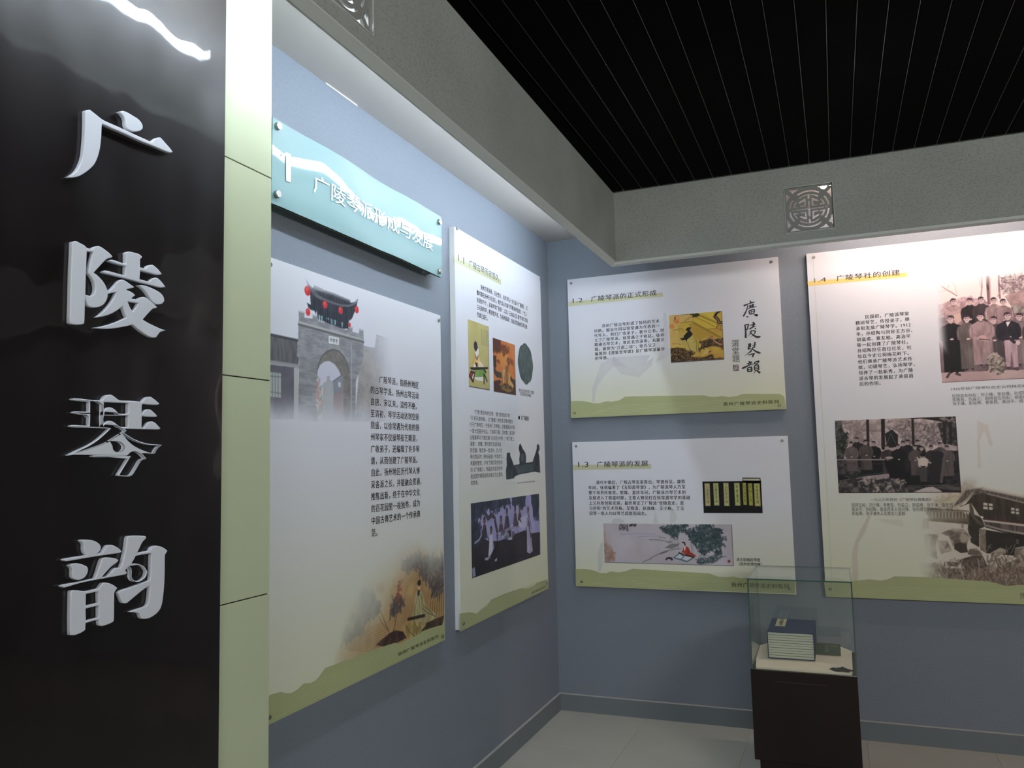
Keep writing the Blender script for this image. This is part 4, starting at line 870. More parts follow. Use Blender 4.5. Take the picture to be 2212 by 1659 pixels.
# brush calligraphy: tapering strokes
def brush(root, name, strokes, m):
    """strokes: (points, widths mm); each becomes a tapering ribbon, all joined"""
    V, F = [], []
    for P, W_ in strokes:
        P = np.array(P, float); n = len(P)
        W_ = np.interp(np.linspace(0, 1, n), np.linspace(0, 1, len(W_)), W_)
        # resample smooth
        t = np.arange(n); tt = np.linspace(0, n - 1, (n - 1) * 5 + 1)
        if n > 2:
            Q = np.array([np.polyfit(t, P[:, k], min(n - 1, 3)) for k in (0, 1)]); P2 = np.stack([np.polyval(Q[0], tt), np.polyval(Q[1], tt)], 1)
            lin = np.stack([np.interp(tt, t, P[:, 0]), np.interp(tt, t, P[:, 1])], 1); P2 = .5 * P2 + .5 * lin
        else: P2 = np.stack([np.interp(tt, t, P[:, 0]), np.interp(tt, t, P[:, 1])], 1)
        w2 = np.interp(tt, t, W_) / 2
        T_ = np.gradient(P2, axis=0); T_ /= np.linalg.norm(T_, axis=1)[:, None] + 1e-9; Nn = np.stack([-T_[:, 1], T_[:, 0]], 1)
        k0 = len(V)
        for i in range(len(P2)):
            for sg in (1, -1): q = P2[i] + sg * Nn[i] * w2[i]; V.append((q[0] / 1000, q[1] / 1000, 0.00002 * (len(F) % 7)))
        F += [[k0 + 2 * i, k0 + 2 * i + 1, k0 + 2 * i + 3, k0 + 2 * i + 2] for i in range(len(P2) - 1)]
    me = to_wall(mesh(V, F), FN(root), TH + 0.0013)
    return part(name, me, root, m)
brush(pn, 'calligraphy_character', [
 ([(1255,2438), (1259,2427), (1261,2421)], [4, 10, 3]), ([(1218,2410), (1245,2420), (1279,2427)], [11, 5, 8]), ([(1240,2414), (1235,2388), (1225,2368), (1213,2348)], [4, 6, 8, 9]),
 ([(1256,2414), (1256,2396)], [6, 5]), ([(1270,2416), (1267,2398)], [11, 6]), ([(1245,2405), (1261,2409), (1277,2411)], [5, 5, 6]), ([(1235,2388), (1264,2396), (1289,2399)], [3, 5, 3]), ([(1248,2400), (1275,2402)], [5, 5]),
 ([(1245,2378), (1249,2358)], [6, 7]), ([(1246,2378), (1274,2384), (1277,2375), (1272,2359)], [5, 8, 8, 6]), ([(1262,2383), (1259,2361)], [4, 4]), ([(1248,2370), (1274,2372)], [4, 4]), ([(1249,2358), (1272,2360)], [6, 6]),
 ([(1230,2347), (1236,2343), (1243,2348)], [4, 8, 1]), ([(1273,2355), (1282,2350), (1291,2348), (1284,2344)], [2, 12, 13, 6])], M['ink'])
brush(pn, 'calligraphy_character', [
 ([(1217,2294), (1221,2282), (1222,2258), (1220,2220)], [4, 9, 9, 12]), ([(1217,2294), (1231,2298), (1242,2298)], [10, 6, 8]), ([(1242,2298), (1233,2284), (1238,2276), (1229,2270), (1224,2270)], [7, 7, 6, 8, 2]),
 ([(1265,2310), (1270,2299), (1264,2285)], [8, 13, 9]), ([(1246,2292), (1259,2294), (1278,2297)], [3, 6, 8]), ([(1241,2275), (1261,2279), (1281,2286)], [2, 6, 3]), ([(1265,2284), (1249,2271), (1245,2265)], [6, 6, 2]),
 ([(1273,2272), (1281,2269)], [5, 9]), ([(1257,2264), (1248,2244), (1231,2227)], [4, 5, 1]), ([(1246,2256), (1268,2258), (1278,2254), (1267,2237), (1247,2223)], [3, 7, 7, 5, 1]), ([(1244,2255), (1261,2235), (1283,2220), (1294,2221), (1305,2223)], [4, 8, 12, 12, 2])], M['ink'])
brush(pn, 'calligraphy_character', [
 ([(1232,2181), (1248,2184)], [7, 9]), ([(1241,2183), (1235,2166), (1232,2151)], [10, 9, 10]), ([(1233,2166), (1247,2168)], [6, 6]), ([(1232,2152), (1248,2159)], [8, 4]), ([(1246,2183), (1244,2165)], [7, 7]),
 ([(1272,2192), (1268,2178), (1265,2162)], [9, 7, 7]), ([(1253,2172), (1275,2176)], [3, 6]), ([(1255,2162), (1272,2163)], [4, 7]), ([(1259,2161), (1240,2136), (1208,2114)], [7, 7, 1]), ([(1252,2156), (1271,2138), (1290,2128), (1302,2125)], [5, 9, 12, 2]),
 ([(1243,2141), (1248,2135)], [3, 6]), ([(1230,2118), (1245,2122), (1267,2125)], [5, 7, 7]), ([(1263,2124), (1257,2115), (1252,2105)], [7, 9, 10])], M['ink'])
brush(pn, 'calligraphy_character', [
 ([(1230,2081), (1240,2075), (1248,2076)], [6, 11, 8]), ([(1219,2067), (1234,2071), (1248,2073)], [3, 7, 8]), ([(1227,2070), (1230,2061)], [5, 6]), ([(1242,2072), (1236,2062)], [5, 5]), ([(1190,2044), (1201,2046), (1233,2060), (1256,2064)], [5, 12, 6, 5]),
 ([(1222,2043), (1223,2021)], [9, 9]), ([(1223,2044), (1244,2046), (1243,2021)], [7, 9, 10]), ([(1225,2033), (1240,2033)], [5, 5]), ([(1223,2022), (1243,2022)], [7, 7]),
 ([(1260,2073), (1264,2064)], [7, 6]), ([(1261,2073), (1287,2080), (1280,2068)], [6, 8, 6]), ([(1264,2064), (1280,2068)], [5, 5]), ([(1261,2054), (1261,2026)], [7, 7]), ([(1261,2055), (1282,2057), (1283,2027)], [6, 8, 8]), ([(1263,2045), (1280,2046)], [4, 4]), ([(1263,2036), (1280,2037)], [4, 4]), ([(1262,2027), (1282,2029)], [5, 5]),
 ([(1267,2025), (1259,2014), (1252,2006)], [5, 3, 1]), ([(1272,2026), (1280,2019), (1291,2010)], [6, 10, 13])], M['ink'])
words(pn, 'signature_text', '選\n堂\n題', [(1139,2082), (1181,2213)], M['ink_soft'])
sq = [(1140,2067), (1174,2030)]
p = Pic(sq, 1.6); p.c[:] = (120, 104, 106)
for q in range(26):
    a_ = np.random.default_rng(q).random(4); u = p.u0 + a_[0] * (p.u1 - p.u0); z = p.z0 + a_[1] * (p.z1 - p.z0)
    p.line([(u, z), (u + (12 if a_[2] > .5 else 0), z + (0 if a_[2] > .5 else 12))], 2.0, (206, 198, 206))
p.build('seal_mark', pn, on_back, TH + 0.0012)
# golden painting
p = Pic([(781,2403), (1092,2086)] and [([(779,2393)][0][0], [(779,2101)][0][1]), ([(1093,2250)][0][0], [(1090,2391)][0][1])], 2.0, (204, 176, 74))
p.poly([(p.u0, p.z1), (p.u1, p.z1), (p.u1, p.z0), (p.u0, p.z0)], (208, 184, 78), tex=((190, 152, 72), 90, 2.0))
p.poly([(778,2395), (917,2389), (919,2341), (850,2340), (828,2324), (840,2204), (776,2198)], (206, 168, 100), .8, tex=((216, 186, 120), 60, 2))
p.poly([(923,2334), (1004,2285), (1092,2229), (1092,2233), (996,2247), (953,2222), (927,2230), (913,2286), (893,2328)], (176, 146, 58), .8)
p.poly([(925,2373), (979,2390), (1059,2322), (1060,2292), (1005,2290), (924,2343)], (206, 180, 74)); p.poly([(981,2392), (1049,2391), (1044,2363), (1063,2324)], (214, 194, 84))
LN = (112, 92, 34)
for q in ([(800,2391), (921,2388)], [(848,2342), (919,2342), (1002,2288), (1080,2236)], [(919,2336), (1002,2281), (1076,2232)], [(925,2373), (992,2337), (1060,2292)], [(949,2384), (1005,2349), (1063,2318)], [(960,2379), (1063,2324)], [(1005,2289), (1060,2291), (1092,2274)], [(1060,2322), (1059,2292)], [(1067,2317), (1067,2291)], [(1081,2301), (1081,2277)], [(1062,2309), (1094,2302)], [(868,2347), (912,2374)]): p.line(q, 3.0, LN, .85)
p.leaves([(917,2387), (956,2389), (953,2373), (925,2373)], 34, 18, [(50, 44, 24)], .8, 40, asp=.25)
p.line([(1075,2389), (1059,2379), (1046,2360), (1062,2344), (1072,2326), (1093,2319)], 18, (176, 140, 90)); p.line([(1072,2390), (1055,2377), (1045,2361), (1062,2339), (1069,2319), (1094,2315)], 6, (40, 34, 30)); p.line([(1083,2390), (1066,2383), (1054,2364), (1069,2350), (1078,2329), (1094,2324)], 7, (46, 40, 30))
p.poly([(810,2377), (821,2385), (832,2379), (821,2371), (816,2358), (810,2363)], (84, 56, 66)); p.dot([(830,2371)][0], 13, 16, (222, 160, 92)); p.leaves([(807,2357), (829,2360), (835,2344), (811,2343)], 14, 14, [(206, 122, 70)], .7, 41)
for i in range(3): p.dot([(794,2324)][0], 16 - i * 5, 14 - i * 5, [(206, 112, 60), (216, 170, 90), (206, 112, 60)][i], .8)
p.poly([(824,2249), (858,2269), (883,2289), (911,2260), (920,2264), (936,2223), (948,2218), (948,2163), (943,2151), (907,2158), (878,2184), (853,2203)], (204, 190, 112), tex=((188, 168, 90), 40, 1.6))
for q in ([(920,2257), (927,2233), (936,2223), (933,2160)], [(884,2221), (889,2194), (899,2167)], [(944,2218), (947,2185), (943,2155)], [(918,2216), (936,2221)], [(798,2298), (827,2302), (839,2295)], [(793,2216), (817,2216)], [(827,2216), (842,2209)], [(836,2306), (855,2304), (865,2288)]): p.line(q, 3.2, (110, 92, 36), .8)
p.poly([(876,2298), (888,2310), (909,2309), (906,2300), (904,2291), (900,2290), (912,2278), (920,2266), (916,2264), (903,2252), (880,2235), (880,2225), (874,2223), (874,2235), (856,2234), (851,2230), (850,2237), (839,2244), (846,2248), (859,2247), (864,2262), (882,2280), (889,2288), (878,2289)], (40, 34, 30)); p.line([(902,2296), (910,2282), (920,2264)], 4, (190, 140, 100))
RK = [(34, 34, 24), (56, 46, 30), (150, 110, 80)]
for k_, q in enumerate(([(779,2191), (829,2192), (869,2184), (877,2166), (859,2141), (906,2134), (875,2101), (779,2103)], [(862,2161), (895,2169), (926,2152), (906,2144), (867,2134)], [(952,2218), (995,2227), (1017,2243), (1044,2226), (1092,2229), (1094,2168), (1061,2181), (1015,2187), (972,2175), (948,2159), (964,2195)], [(889,2130), (982,2120), (1008,2133), (1025,2136), (1036,2103), (883,2105)], [(1034,2107), (1093,2108), (1092,2095), (1034,2099)])):
    p.poly(q, (112, 88, 54), .9, tex=((50, 44, 30), 16, 4)); p.leaves(q, 150, 13, RK, .75, 50 + k_, asp=.3)
p.line([(1000,2231), (1017,2241), (1036,2226), (1043,2213), (1074,2193)], 10, (176, 128, 104)); p.poly([(957,2130), (993,2173), (1010,2165), (1000,2144)], (206, 186, 110)); p.poly([(1003,2146), (1009,2159), (1021,2161), (1018,2152)], (140, 60, 50))
p.line([(p.u1, p.z1), (p.u1, p.z0)], 6, (92, 84, 92)); p.border((112, 108, 124), 9, 'b'); p.build('golden_painting', pn, on_back, TH + 0.0009)

# ---- small panel 1.3 (back wall, lower)
BX3 = ((140, 757), (1422, 1643))
pn, bx = panel(on_back, BX3, 'landscape panel headed 1.3 below the calligraphy panel, left of the glass case', [(165,1618), (1391,1616), (176,785), (1386,789)],
    marks=[([(281,852), (282,956), (305,1020), (320,1033), (316,907), (299,853)], WM, .9), ([(372,1144), (389,1169), (422,1174), (454,1160), (460,1143)], WM, .9), ([(737,1236), (761,1224), (778,1181), (764,1145), (733,1147)], (206, 210, 206), .6), ([(649,1224), (664,1146), (633,1146)], (210, 212, 212), .6)])
flat(pn, 'heading_stripe', [(143,1502), (635,1498), (635,1471), (142,1470)], M['stripe'])
words(pn, 'heading_number', '1.3', [(176,1487), (243,1519)])
words(pn, 'heading_text', '广陵琴派的发展', [(296,1484), (617,1520)], bold=0.02, char=1.1)
words(pn, 'body_text', '''\u3000\u3000清代中期后，广陵古琴名家辈出，琴谱纷呈。康熙
年间，徐祺编著了《五知斋琴谱》，为广陵派琴人乃至
整个琴界所推崇。乾隆、嘉庆年间，广陵派古琴艺术的
发展进入了鼎盛时期，主要人物吴灴在徐常遇琴学的基础
上又有所创新发展，最终奠定了广陵派“音随意走，意
与妙和”的艺术风格。至晚清，赵逸峰、王小梅、丁玉
田等一批人均以琴艺超群而闻名。''', [(238,1191), (858,1403)], bold=0.035, line=1.25, char=1.14)
words(pn, 'footer_text', '扬州广陵琴派史料陈列', [(1073,787), (1385,814)], M['ink_brown'], 0.02, char=1.25)
words(pn, 'caption_text', '清王影梅抚琴图\n（扬州双博馆藏）', [(1107,909), (1245,953)], bold=0.03, line=1.2)
hills(pn, [(138,862), (193,864), (227,861), (260,855), (292,842), (332,843), (365,854), (391,852), (410,848), (456,859), (479,867), (495,874), (684,868), (952,860), (981,849), (1005,842), (1040,842), (1064,844), (1084,847), (1128,838), (1174,844), (1209,855), (1401,854), (1417,843)], [(1417,764), (137,757)], bx)
p = Pic([(934,1390), (1265,1207)], 2.0, (20, 22, 24))
p.build('scorebook_picture', pn, on_back, TH + 0.0009)
flat(pn, 'raised_book_edge', [(1162,1407), (1165,1410), (1262,1408), (1265,1379), (1161,1380)], M['ink'], 0.0009)
slips = [([(945,1379), (976,1247)], '大還閣琴譜', (214, 202, 150)), ([(995,1380), (1026,1250)], '澄鑒堂琴譜', (208, 212, 150)), ([(1053,1381), (1083,1247)], '五知齋琴譜', (212, 210, 150)), ([(1114,1380), (1145,1249)], '琴學叢書', (208, 214, 140)), ([(1161,1381), (1181,1254)], '枯木禪琴譜', (196, 196, 90)), ([(1192,1377), (1215,1250)], '琴學入門', (190, 190, 84)), ([(1224,1376), (1257,1246)], '蓼懷堂琴譜', (206, 204, 120))]
V_, W_ = [], []
for (a, b), s_, c_ in slips:
    u0, u1, z1, z0 = a[0], b[0], a[1], b[1]
    pp = Pic([(u0, z0), (u1, z1)], 1.8, c_); pp.border((50, 52, 40), 1.6, 'lrtb')
    q = 4.5
    for e in (([(u0 + q, z0 + q), (u0 + q, z1 - q)]), ([(u1 - q, z0 + q), (u1 - q, z1 - q)]), ([(u0 + q, z0 + q), (u1 - q, z0 + q)]), ([(u0 + q, z1 - q), (u1 - q, z1 - q)])): pp.line(e, 1.4, (90, 92, 66))
    pp.build('title_slip', pn, on_back, TH + 0.0012)
    words(pn, 'slip_text', '\n'.join(s_), [(u0 + .28 * (u1 - u0), z0 + .12 * (z1 - z0)), (u1 - .28 * (u1 - u0), z1 - .08 * (z1 - z0))], M['ink'], dn=.0018)
flat(pn, 'title_slip', [(1166,1404), (1258,1403), (1257,1392), (1166,1394)], M['stripe'], 0.0013)
# bamboo grove scroll
p = Pic([([(325,1143)][0][0], [(324,905)][0][1]), ([(1091,1141)][0][0], [(696,1142)][0][1])], 2.0, (196, 190, 200))
p.poly([(p.u0, p.z1), (p.u1, p.z1), (p.u1, p.z0), (p.u0, p.z0)], (198, 192, 204), tex=((184, 178, 186), 110, 1.6))
p.poly([(325,1142), (340,1140), (337,1054), (364,1015), (395,969), (393,913), (326,911)], (172, 150, 138), .8, tex=((190, 176, 176), 30, 2.6)); p.leaves([(323,1022), (347,1007), (382,969), (385,915), (328,913)], 50, 20, [(160, 120, 104), (150, 130, 116)], .5, 60)
for q in ([(429,1075), (467,1079), (567,1082), (645,1082)], [(542,1065), (605,1069), (676,1070)]): p.line(q, 4, (150, 152, 186), .8)
for q in ([(605,1047), (644,1049), (682,1044), (740,1037)], [(612,940), (640,955), (664,966), (703,983), (758,996), (788,998)], [(702,1059), (668,1063)], [(560,915), (612,936)]): p.line(q, 6, (112, 116, 114), .7)
p.poly([(628,1047), (660,1055), (683,1046), (644,1043)], (150, 154, 156), .7); p.poly([(696,1002), (732,1024), (789,1029), (773,1011), (735,997)], (116, 118, 112), .8); p.poly([(656,960), (680,977), (723,984), (699,972)], (96, 98, 92), .8); p.poly([(698,1033), (729,1039), (751,1034), (720,1027)], (140, 144, 142), .7)
GR = [(46, 62, 68), (60, 78, 84), (84, 100, 104)]
for i in range(14):
    q = [(896,965), (890,916), (1003,1019), (979,915)]; t = i / 13
    p.line([(q[0][0] + (q[2][0] - q[0][0]) * t, q[0][1]), (q[1][0] + (q[3][0] - q[1][0]) * t, q[1][1])], 3, (110, 126, 122), .8)
for q in ([(743,1117), (742,999)], [(759,1117), (756,1000)], [(777,1106), (775,996)], [(732,1117), (730,1022)], [(859,1051), (854,979)], [(866,1051), (861,972)], [(851,1050), (853,1002)]): p.line(q, 3, (116, 130, 128), .8)
p.leaves([(674,1124), (736,1132), (836,1139), (812,1103), (776,1083), (772,1057), (741,1060), (723,1086), (692,1097)], 230, 17, GR, .6, 61, asp=.35)
p.leaves([(808,1106), (884,1111), (900,1139), (997,1140), (951,1112), (1007,1116), (1032,1105), (1020,1075), (949,1052), (922,966), (894,995), (851,1050), (837,1084)], 430, 19, GR, .7, 62, asp=.35)
p.leaves([(949,1063), (1009,1079), (1060,1061), (1022,1042), (1043,1020), (1006,1012), (968,989), (926,973)], 190, 18, GR, .7, 63); p.leaves([(983,989), (1020,997), (1034,983), (989,956)], 40, 17, GR, .7, 64); p.leaves([(884,935), (951,951), (1055,961), (980,930), (950,914), (890,916)], 90, 16, GR, .5, 65)
p.poly([(748,947), (779,970), (813,963), (869,953), (846,938), (823,922), (778,932)], (206, 210, 218)); p.line([(748,945), (779,968)], 5, (70, 96, 112)); p.line([(752,943), (782,936), (823,924), (869,951)], 7, (84, 112, 126)); p.line([(794,963), (809,952), (789,938), (816,929)], 5, (92, 118, 134))
p.poly([(808,1008), (823,1014), (838,1005), (848,979), (881,959), (866,951), (839,954), (795,978), (803,989)], (176, 74, 58), tex=((150, 56, 46), 14, 2)); p.poly([(808,1012), (820,1014), (819,993), (812,986)], (214, 206, 206)); p.line([(780,974), (806,963), (862,951)], 8, (52, 42, 48))
p.dot([(808,1025)][0], 9, 12, (206, 190, 184)); p.poly([(797,1033), (807,1040), (817,1037), (821,1024), (819,1014), (814,1018), (812,1029), (803,1032)], (34, 34, 42))
p.poly([(697,932), (704,944), (721,949), (736,946), (744,934), (735,926), (728,935), (713,937), (703,928)], (58, 50, 60)); p.poly([(1058,939), (1073,940), (1072,924), (1057,924)], (150, 66, 66))
for i in range(5):
    for j_ in range(6 - i % 2):
        q = [(429,1133), (441,1133), (428,1098)]; du = (q[1][0] - q[0][0]); u = q[0][0] + i * du * .95; z = q[0][1] - j_ * (q[0][1] - q[2][1]) / 5.5
        p.leaves([(u - 5, z - 4), (u + 5, z - 4), (u + 5, z + 4), (u - 5, z + 4)], 4, 6, [(60, 56, 66)], .9, i * 9 + j_)
p.leaves([(485,1137), (529,1137), (529,1127), (485,1127)], 26, 9, [(60, 56, 66)], .9, 70)
p.border((106, 104, 112), 7); p.build('bamboo_painting', pn, on_back, TH + 0.0009)

# ---- large panel 1.4 (back wall, right)
BX4 = ((1576, 752), (2856, 2680))
pn, bx = panel(on_back, BX4, 'large panel headed 1.4 with two old group photographs, right of the small panels', [(1616,2655)] + [(1601,795)] + [(2830, 2655), (2830, 778)], M['board_dark'],
    marks=[([(1717,841), (1721,983), (1741,1054), (1774,1120), (1815,1198), (1830,1198), (1798,1113), (1758,1048), (1748,977), (1746,842)], (212, 200, 188), .9), ([(1850,1178), (2014,1173), (2067,1110), (2011,1129), (1896,1159)], (216, 206, 192), .6), ([(2369,1693), (2417,1666), (2432,1571), (2420,1553), (2398,1635), (2373,1586), (2365,1386), (2356,1411)], (222, 208, 190), .8)])
flat(pn, 'heading_stripe', [(1575,2518), (2088,2515), (2086,2490), (1577,2491)], mat('ochre_heading_stripe', s4((232, 206, 128)), 0.42))
words(pn, 'heading_number', '1.4', [(1610,2508), (1675,2532)], M['ink_brown'])
words(pn, 'heading_text', '广陵琴社的创建', [(1729,2503), (2052,2536)], M['ink_brown'], 0.02, char=1.12)
words(pn, 'body_text', '''\u3000\u3000民国初，广陵派琴家
精研琴艺，传授弟子，继
承和发展广陵琴学。1912
年，孙绍陶与同好王方谷、
胡滋甫、夏友柏、高治平
等一起创建了广陵琴社。
孙绍陶担任首位社长，社
址在今史公祠梅花岭下。
他们继承广陵琴派艺术传
统，切磋琴艺，弘扬琴学，
培养了一批新秀，为广陵
派古琴的发展起了承前启
后的作用。''', [(1813,1905), (2094,2299)], M['ink_soft'], bold=0.035, line=1.3, char=1.18)
words(pn, 'caption_text', '1935年秋广陵琴社在史公祠梅花岭雅集留影', [([(2260,1857)][0][0], [(2260,1856)][0][1]), (2700, [(2593,1872)][0][1])], M['ink_soft'])
words(pn, 'caption_text', '''后排自左向右：刘少椿、张伯儒、孙绍陶、
朱敬吾、仇淼之；前排自左向右：胡滋甫、
张子谦、彭祉卿、查阜西、高治平、胡斗东''', [([(2261,1778)][0][0], [(2261,1777)][0][1]), (2620, [(2591,1837)][0][1])], M['ink_soft'])
words(pn, 'caption_text', '一九三六年扬州《广陵琴社雅集图》', [(1831,1274), (2129,1291)], M['ink_soft'])
words(pn, 'caption_text', '''后排左起：刘少椿、朱敬吾、仇淼之、胡滋甫、张子谦、查阜西
高治平、孙绍陶、查阜西夫人徐问铮、张伯儒；前排左起：梁雪
彭祉卿、张子谦夫人及其女儿爱群''', [(1735,1197), (2227,1265)], M['ink_soft'])
words(pn, 'footer_text', '扬州广陵琴派史料陈列', [([(2499,790)][0][0], 782), (2826, 812)], M['ink_brown'])
flat(pn, 'print_seam', [(1612, 760), (1613.5, 760), (1613.5, 2676), (1612, 2676)], M['band_line'], 0.0013)

# first group photograph
p = Pic([([(2218,1901)][0][0], [(2218,1901)][0][1]), (2790, [(2463,2455)][0][1])], 2.3, (236, 222, 224))
G = put_ground(p, bx)
BR = (150, 122, 126)
p.poly([(2227,2316), (2278,2338), (2352,2354), (2403,2341), (2466,2313), (2467,2230), (2217,2222)], (206, 178, 184), tex=((176, 146, 154), 22, 3))
p.leaves([(2227,2327), (2278,2330), (2339,2355), (2403,2337), (2466,2313), (2457,2276), (2347,2286), (2223,2252)], 120, 22, [(150, 116, 126), (214, 190, 196), (176, 140, 150)], .6, 80)
p.line([(2250,2421), (2272,2400), (2294,2384), (2319,2362)], 5, BR); p.line([(2299,2450), (2313,2414), (2320,2372)], 3, (206, 180, 184)); p.line([(2272,2401), (2287,2428)], 3, (200, 176, 180)); p.line([(2228,2390), (2272,2399)], 3, (206, 184, 190))
p.line([(2441,2454), (2439,2398), (2431,2350)], 6, (170, 138, 144)); p.line([(2426,2448), (2433,2406), (2437,2383)], 3, (190, 160, 166))
p.line([(2469,2455), (2466,2384), (2466,2309)], 15, (116, 84, 92)); p.line([(2463,2406), (2467,2383)], 8, (60, 50, 62)); p.line([(2478,2439), (2472,2312)], 6, (196, 164, 164))
p.line([(2519,2453), (2516,2371), (2517,2330)], 8, (132, 96, 106)); p.line([(2521,2367), (2506,2339)], 4, (170, 140, 146))
p.poly([(2529,2441), (2633,2444), (2805,2426), (2794,2281), (2623,2298), (2591,2334), (2551,2349), (2525,2389)], (168, 150, 152), tex=((112, 96, 104), 26, 4)); p.leaves([(2529,2441), (2633,2444), (2627,2356), (2551,2353), (2525,2389)], 130, 24, [(84, 74, 82), (206, 190, 192), (140, 120, 128)], .7, 81, asp=.25)
p.poly([(2538,2339), (2593,2356), (2800,2361), (2790,2231), (2619,2246), (2563,2285)], (190, 160, 162), tex=((150, 122, 128), 30, 3)); p.poly([(2563,2292), (2597,2282), (2790,2231), (2787,2181), (2618,2232), (2567,2251)], (120, 110, 106), tex=((170, 160, 156), 20, 3))
p.poly([(p.u0, [(2222,1987)][0][1]), (p.u1, [(2222,1987)][0][1]), (p.u1, p.z0), (p.u0, p.z0)], (200, 178, 178), tex=((184, 158, 160), 60, 2.2))
p.poly([(2219,2252), (2619,2246), (2598,1948), (2210,1954)], (120, 100, 108), .85, tex=((80, 66, 76), 40, 2))
FACE = (214, 186, 188); HR = (60, 44, 56); hh = 33
DKR, MDR, LTR, GYR = (44, 38, 44), (112, 98, 100), (180, 152, 156), (138, 124, 126)
zf = lambda n: [(2218,2229), (2202,1988), (2201,1966)][n][1]
for pt, col, ft in (([(2299,2332)], LTR, 0), ([(2376,2327)], DKR, 0), ([(2429,2329)], (70, 60, 66), 0), ([(2487,2320)], LTR, 0), ([(2529,2308)], (162, 136, 142), 0)):
    p.person(pt[0], hh, col, FACE, HR, 1.25, pt[0][1] - 230)
p.poly([(2258,2302), (2284,2277), (2331,2288), (2330,2269), (2296,2260), (2257,2268)], (186, 158, 160)); p.poly([(2296,2260), (2330,2269), (2332,2227), (2306,2207)], (206, 176, 170))
for pt, col, ft, wd in (([(2282,2239)], (34, 32, 38), [(2263,1955)], 1.5), ([(2355,2235)], (116, 106, 108), [(2352,1968)], 1.25), ([(2480,2218)], (84, 76, 82), [(2464,1986)], 1.2), ([(2598,2225)], (150, 134, 138), [(2585,1978)], 1.2), ([(2422,2240)], (178, 152, 158), [(2418,1986)], 1.5), ([(2661,2214)], (90, 80, 86), [(2644,1975)], 1.4), ([(2722,2208)], (150, 130, 134), [(2705,1971)], 1.4)):
    p.person(pt[0], hh * 1.12, col, FACE, HR, wd, ft[0][1])
p.poly([(2378,2160), (2389,2125), (2416,2142), (2456,2116), (2468,2160), (2452,2105), (2407,2116), (2389,2129)], (206, 176, 180), .7); p.dot([(2425,2132)][0], 16, 9, (196, 164, 162)); p.line([(2408,2122), (2455,2113)], 5, (54, 44, 52))
p.poly([(2523,2122), (2577,2089), (2575,1964), (2553,1962), (2549,2050), (2540,1967), (2522,1968), (2521,2056)], (206, 180, 190), tex=((170, 144, 156), (10, 60), 2))
p.person([(2543,2233)][0], hh * 1.15, (46, 44, 56), FACE, HR, 1.35, [(2534,2106)][0][1]); p.poly([(2534,2206), (2557,2208), (2541,2176)], (240, 230, 232)); p.line([(2536,2205), (2550,2206)], 6, (40, 34, 44)); p.poly([(2514,2130), (2536,2136), (2580,2088), (2561,2086), (2535,2117), (2518,2100)], (46, 44, 56)); p.dot([(2582,2090)][0], 10, 12, (216, 196, 196))
p.leaves([(2439,2014), (2467,2045), (2496,2014), (2514,1987), (2504,1947), (2478,1934), (2445,1954)], 190, 15, [(90, 84, 80), (190, 176, 172), (150, 140, 134)], .8, 82, asp=.5)
for q in ([(2256,1947), (2245,1929)], [(2289,1945), (2305,1937)], [(2521,1961), (2537,1960)], [(2555,1955), (2571,1950)]): p.line(q, 12, (84, 66, 74))
UU, ZZ = np.meshgrid(p.U, p.Z)
fd = sstep(0, 60, UU - p.u0 + 8) * sstep(-30, 60, p.z1 - ZZ - sstep(0, 500, p.u1 - UU) * 40 + 30)
fd = np.maximum(fd, sstep(p.z1 - 300, p.z1 - 420, ZZ))
p.c = p.c * fd[..., None] + G * (1 - fd[..., None])
p.border((112, 84, 92), 6, 'b'); p.build('group_photograph', pn, on_back, TH + 0.0009)

# second group photograph
p = Pic([([(1674,1723)][0][0], [(1676,1318)][0][1]), ([(2271,1387)][0][0], [(2275,1719)][0][1])], 2.2, (206, 186, 190))
p.poly([(p.u0, p.z1), (p.u1, p.z1), (p.u1, p.z0), (p.u0, p.z0)], (210, 192, 194), tex=((160, 146, 146), 40, 2.4))
p.leaves([(1717,1705), (1833,1713), (1890,1652), (1838,1588), (1729,1591)], 120, 24, [(150, 136, 134), (120, 110, 108)], .5, 90); p.leaves([(1929,1710), (2217,1673), (2206,1584), (2073,1569), (1959,1624)], 230, 24, [(120, 110, 110), (84, 78, 80), (170, 158, 158)], .5, 91)
p.poly([(1677,1720), (1711,1718), (1714,1665), (1737,1631), (1712,1512), (1668,1500)], (50, 52, 52), tex=((96, 94, 92), 16, 3.5)); p.leaves([(1675,1673), (1738,1644), (1727,1572), (1668,1500)], 100, 20, [(30, 34, 34), (84, 86, 82)], .7, 92)
p.poly([(2184,1687), (2286,1696), (2283,1557), (2200,1578)], (44, 44, 46), tex=((92, 86, 86), 16, 3.5))
for q, wd in (([(1843,1722), (1837,1575)], 14), ([(1920,1721), (1912,1560)], 19), ([(2065,1714), (2061,1575)], 12), ([(2216,1705), (2211,1578)], 14), ([(2244,1704), (2239,1577)], 14)): p.line(q, wd, (40, 34, 38))
p.poly([(2039,1722), (2279,1719), (2281,1696), (2218,1686), (2190,1696), (2105,1714), (2064,1711)], (40, 36, 38)); p.leaves([(2191,1716), (2279,1715), (2279,1687), (2202,1699)], 60, 10, [(150, 140, 140)], .6, 93)
p.poly([(1925,1638), (1962,1660), (1989,1629), (1985,1565), (1932,1560)], (34, 34, 38)); p.line([(1933,1586), (1954,1640), (1975,1584)], 4, (84, 80, 84))
p.poly([(1671,1500), (1952,1494), (2281,1538), (2275,1315), (1671,1318)], (26, 26, 30))
p.poly([(1674,1526), (1747,1492), (1795,1471), (1792,1429), (1730,1400), (1673,1421)], (84, 80, 80), tex=((40, 42, 44), 14, 4)); p.poly([(2203,1540), (2281,1538), (2276,1324), (2197,1363)], (60, 54, 60), .8, tex=((28, 30, 36), 16, 3.5))
hd = 24
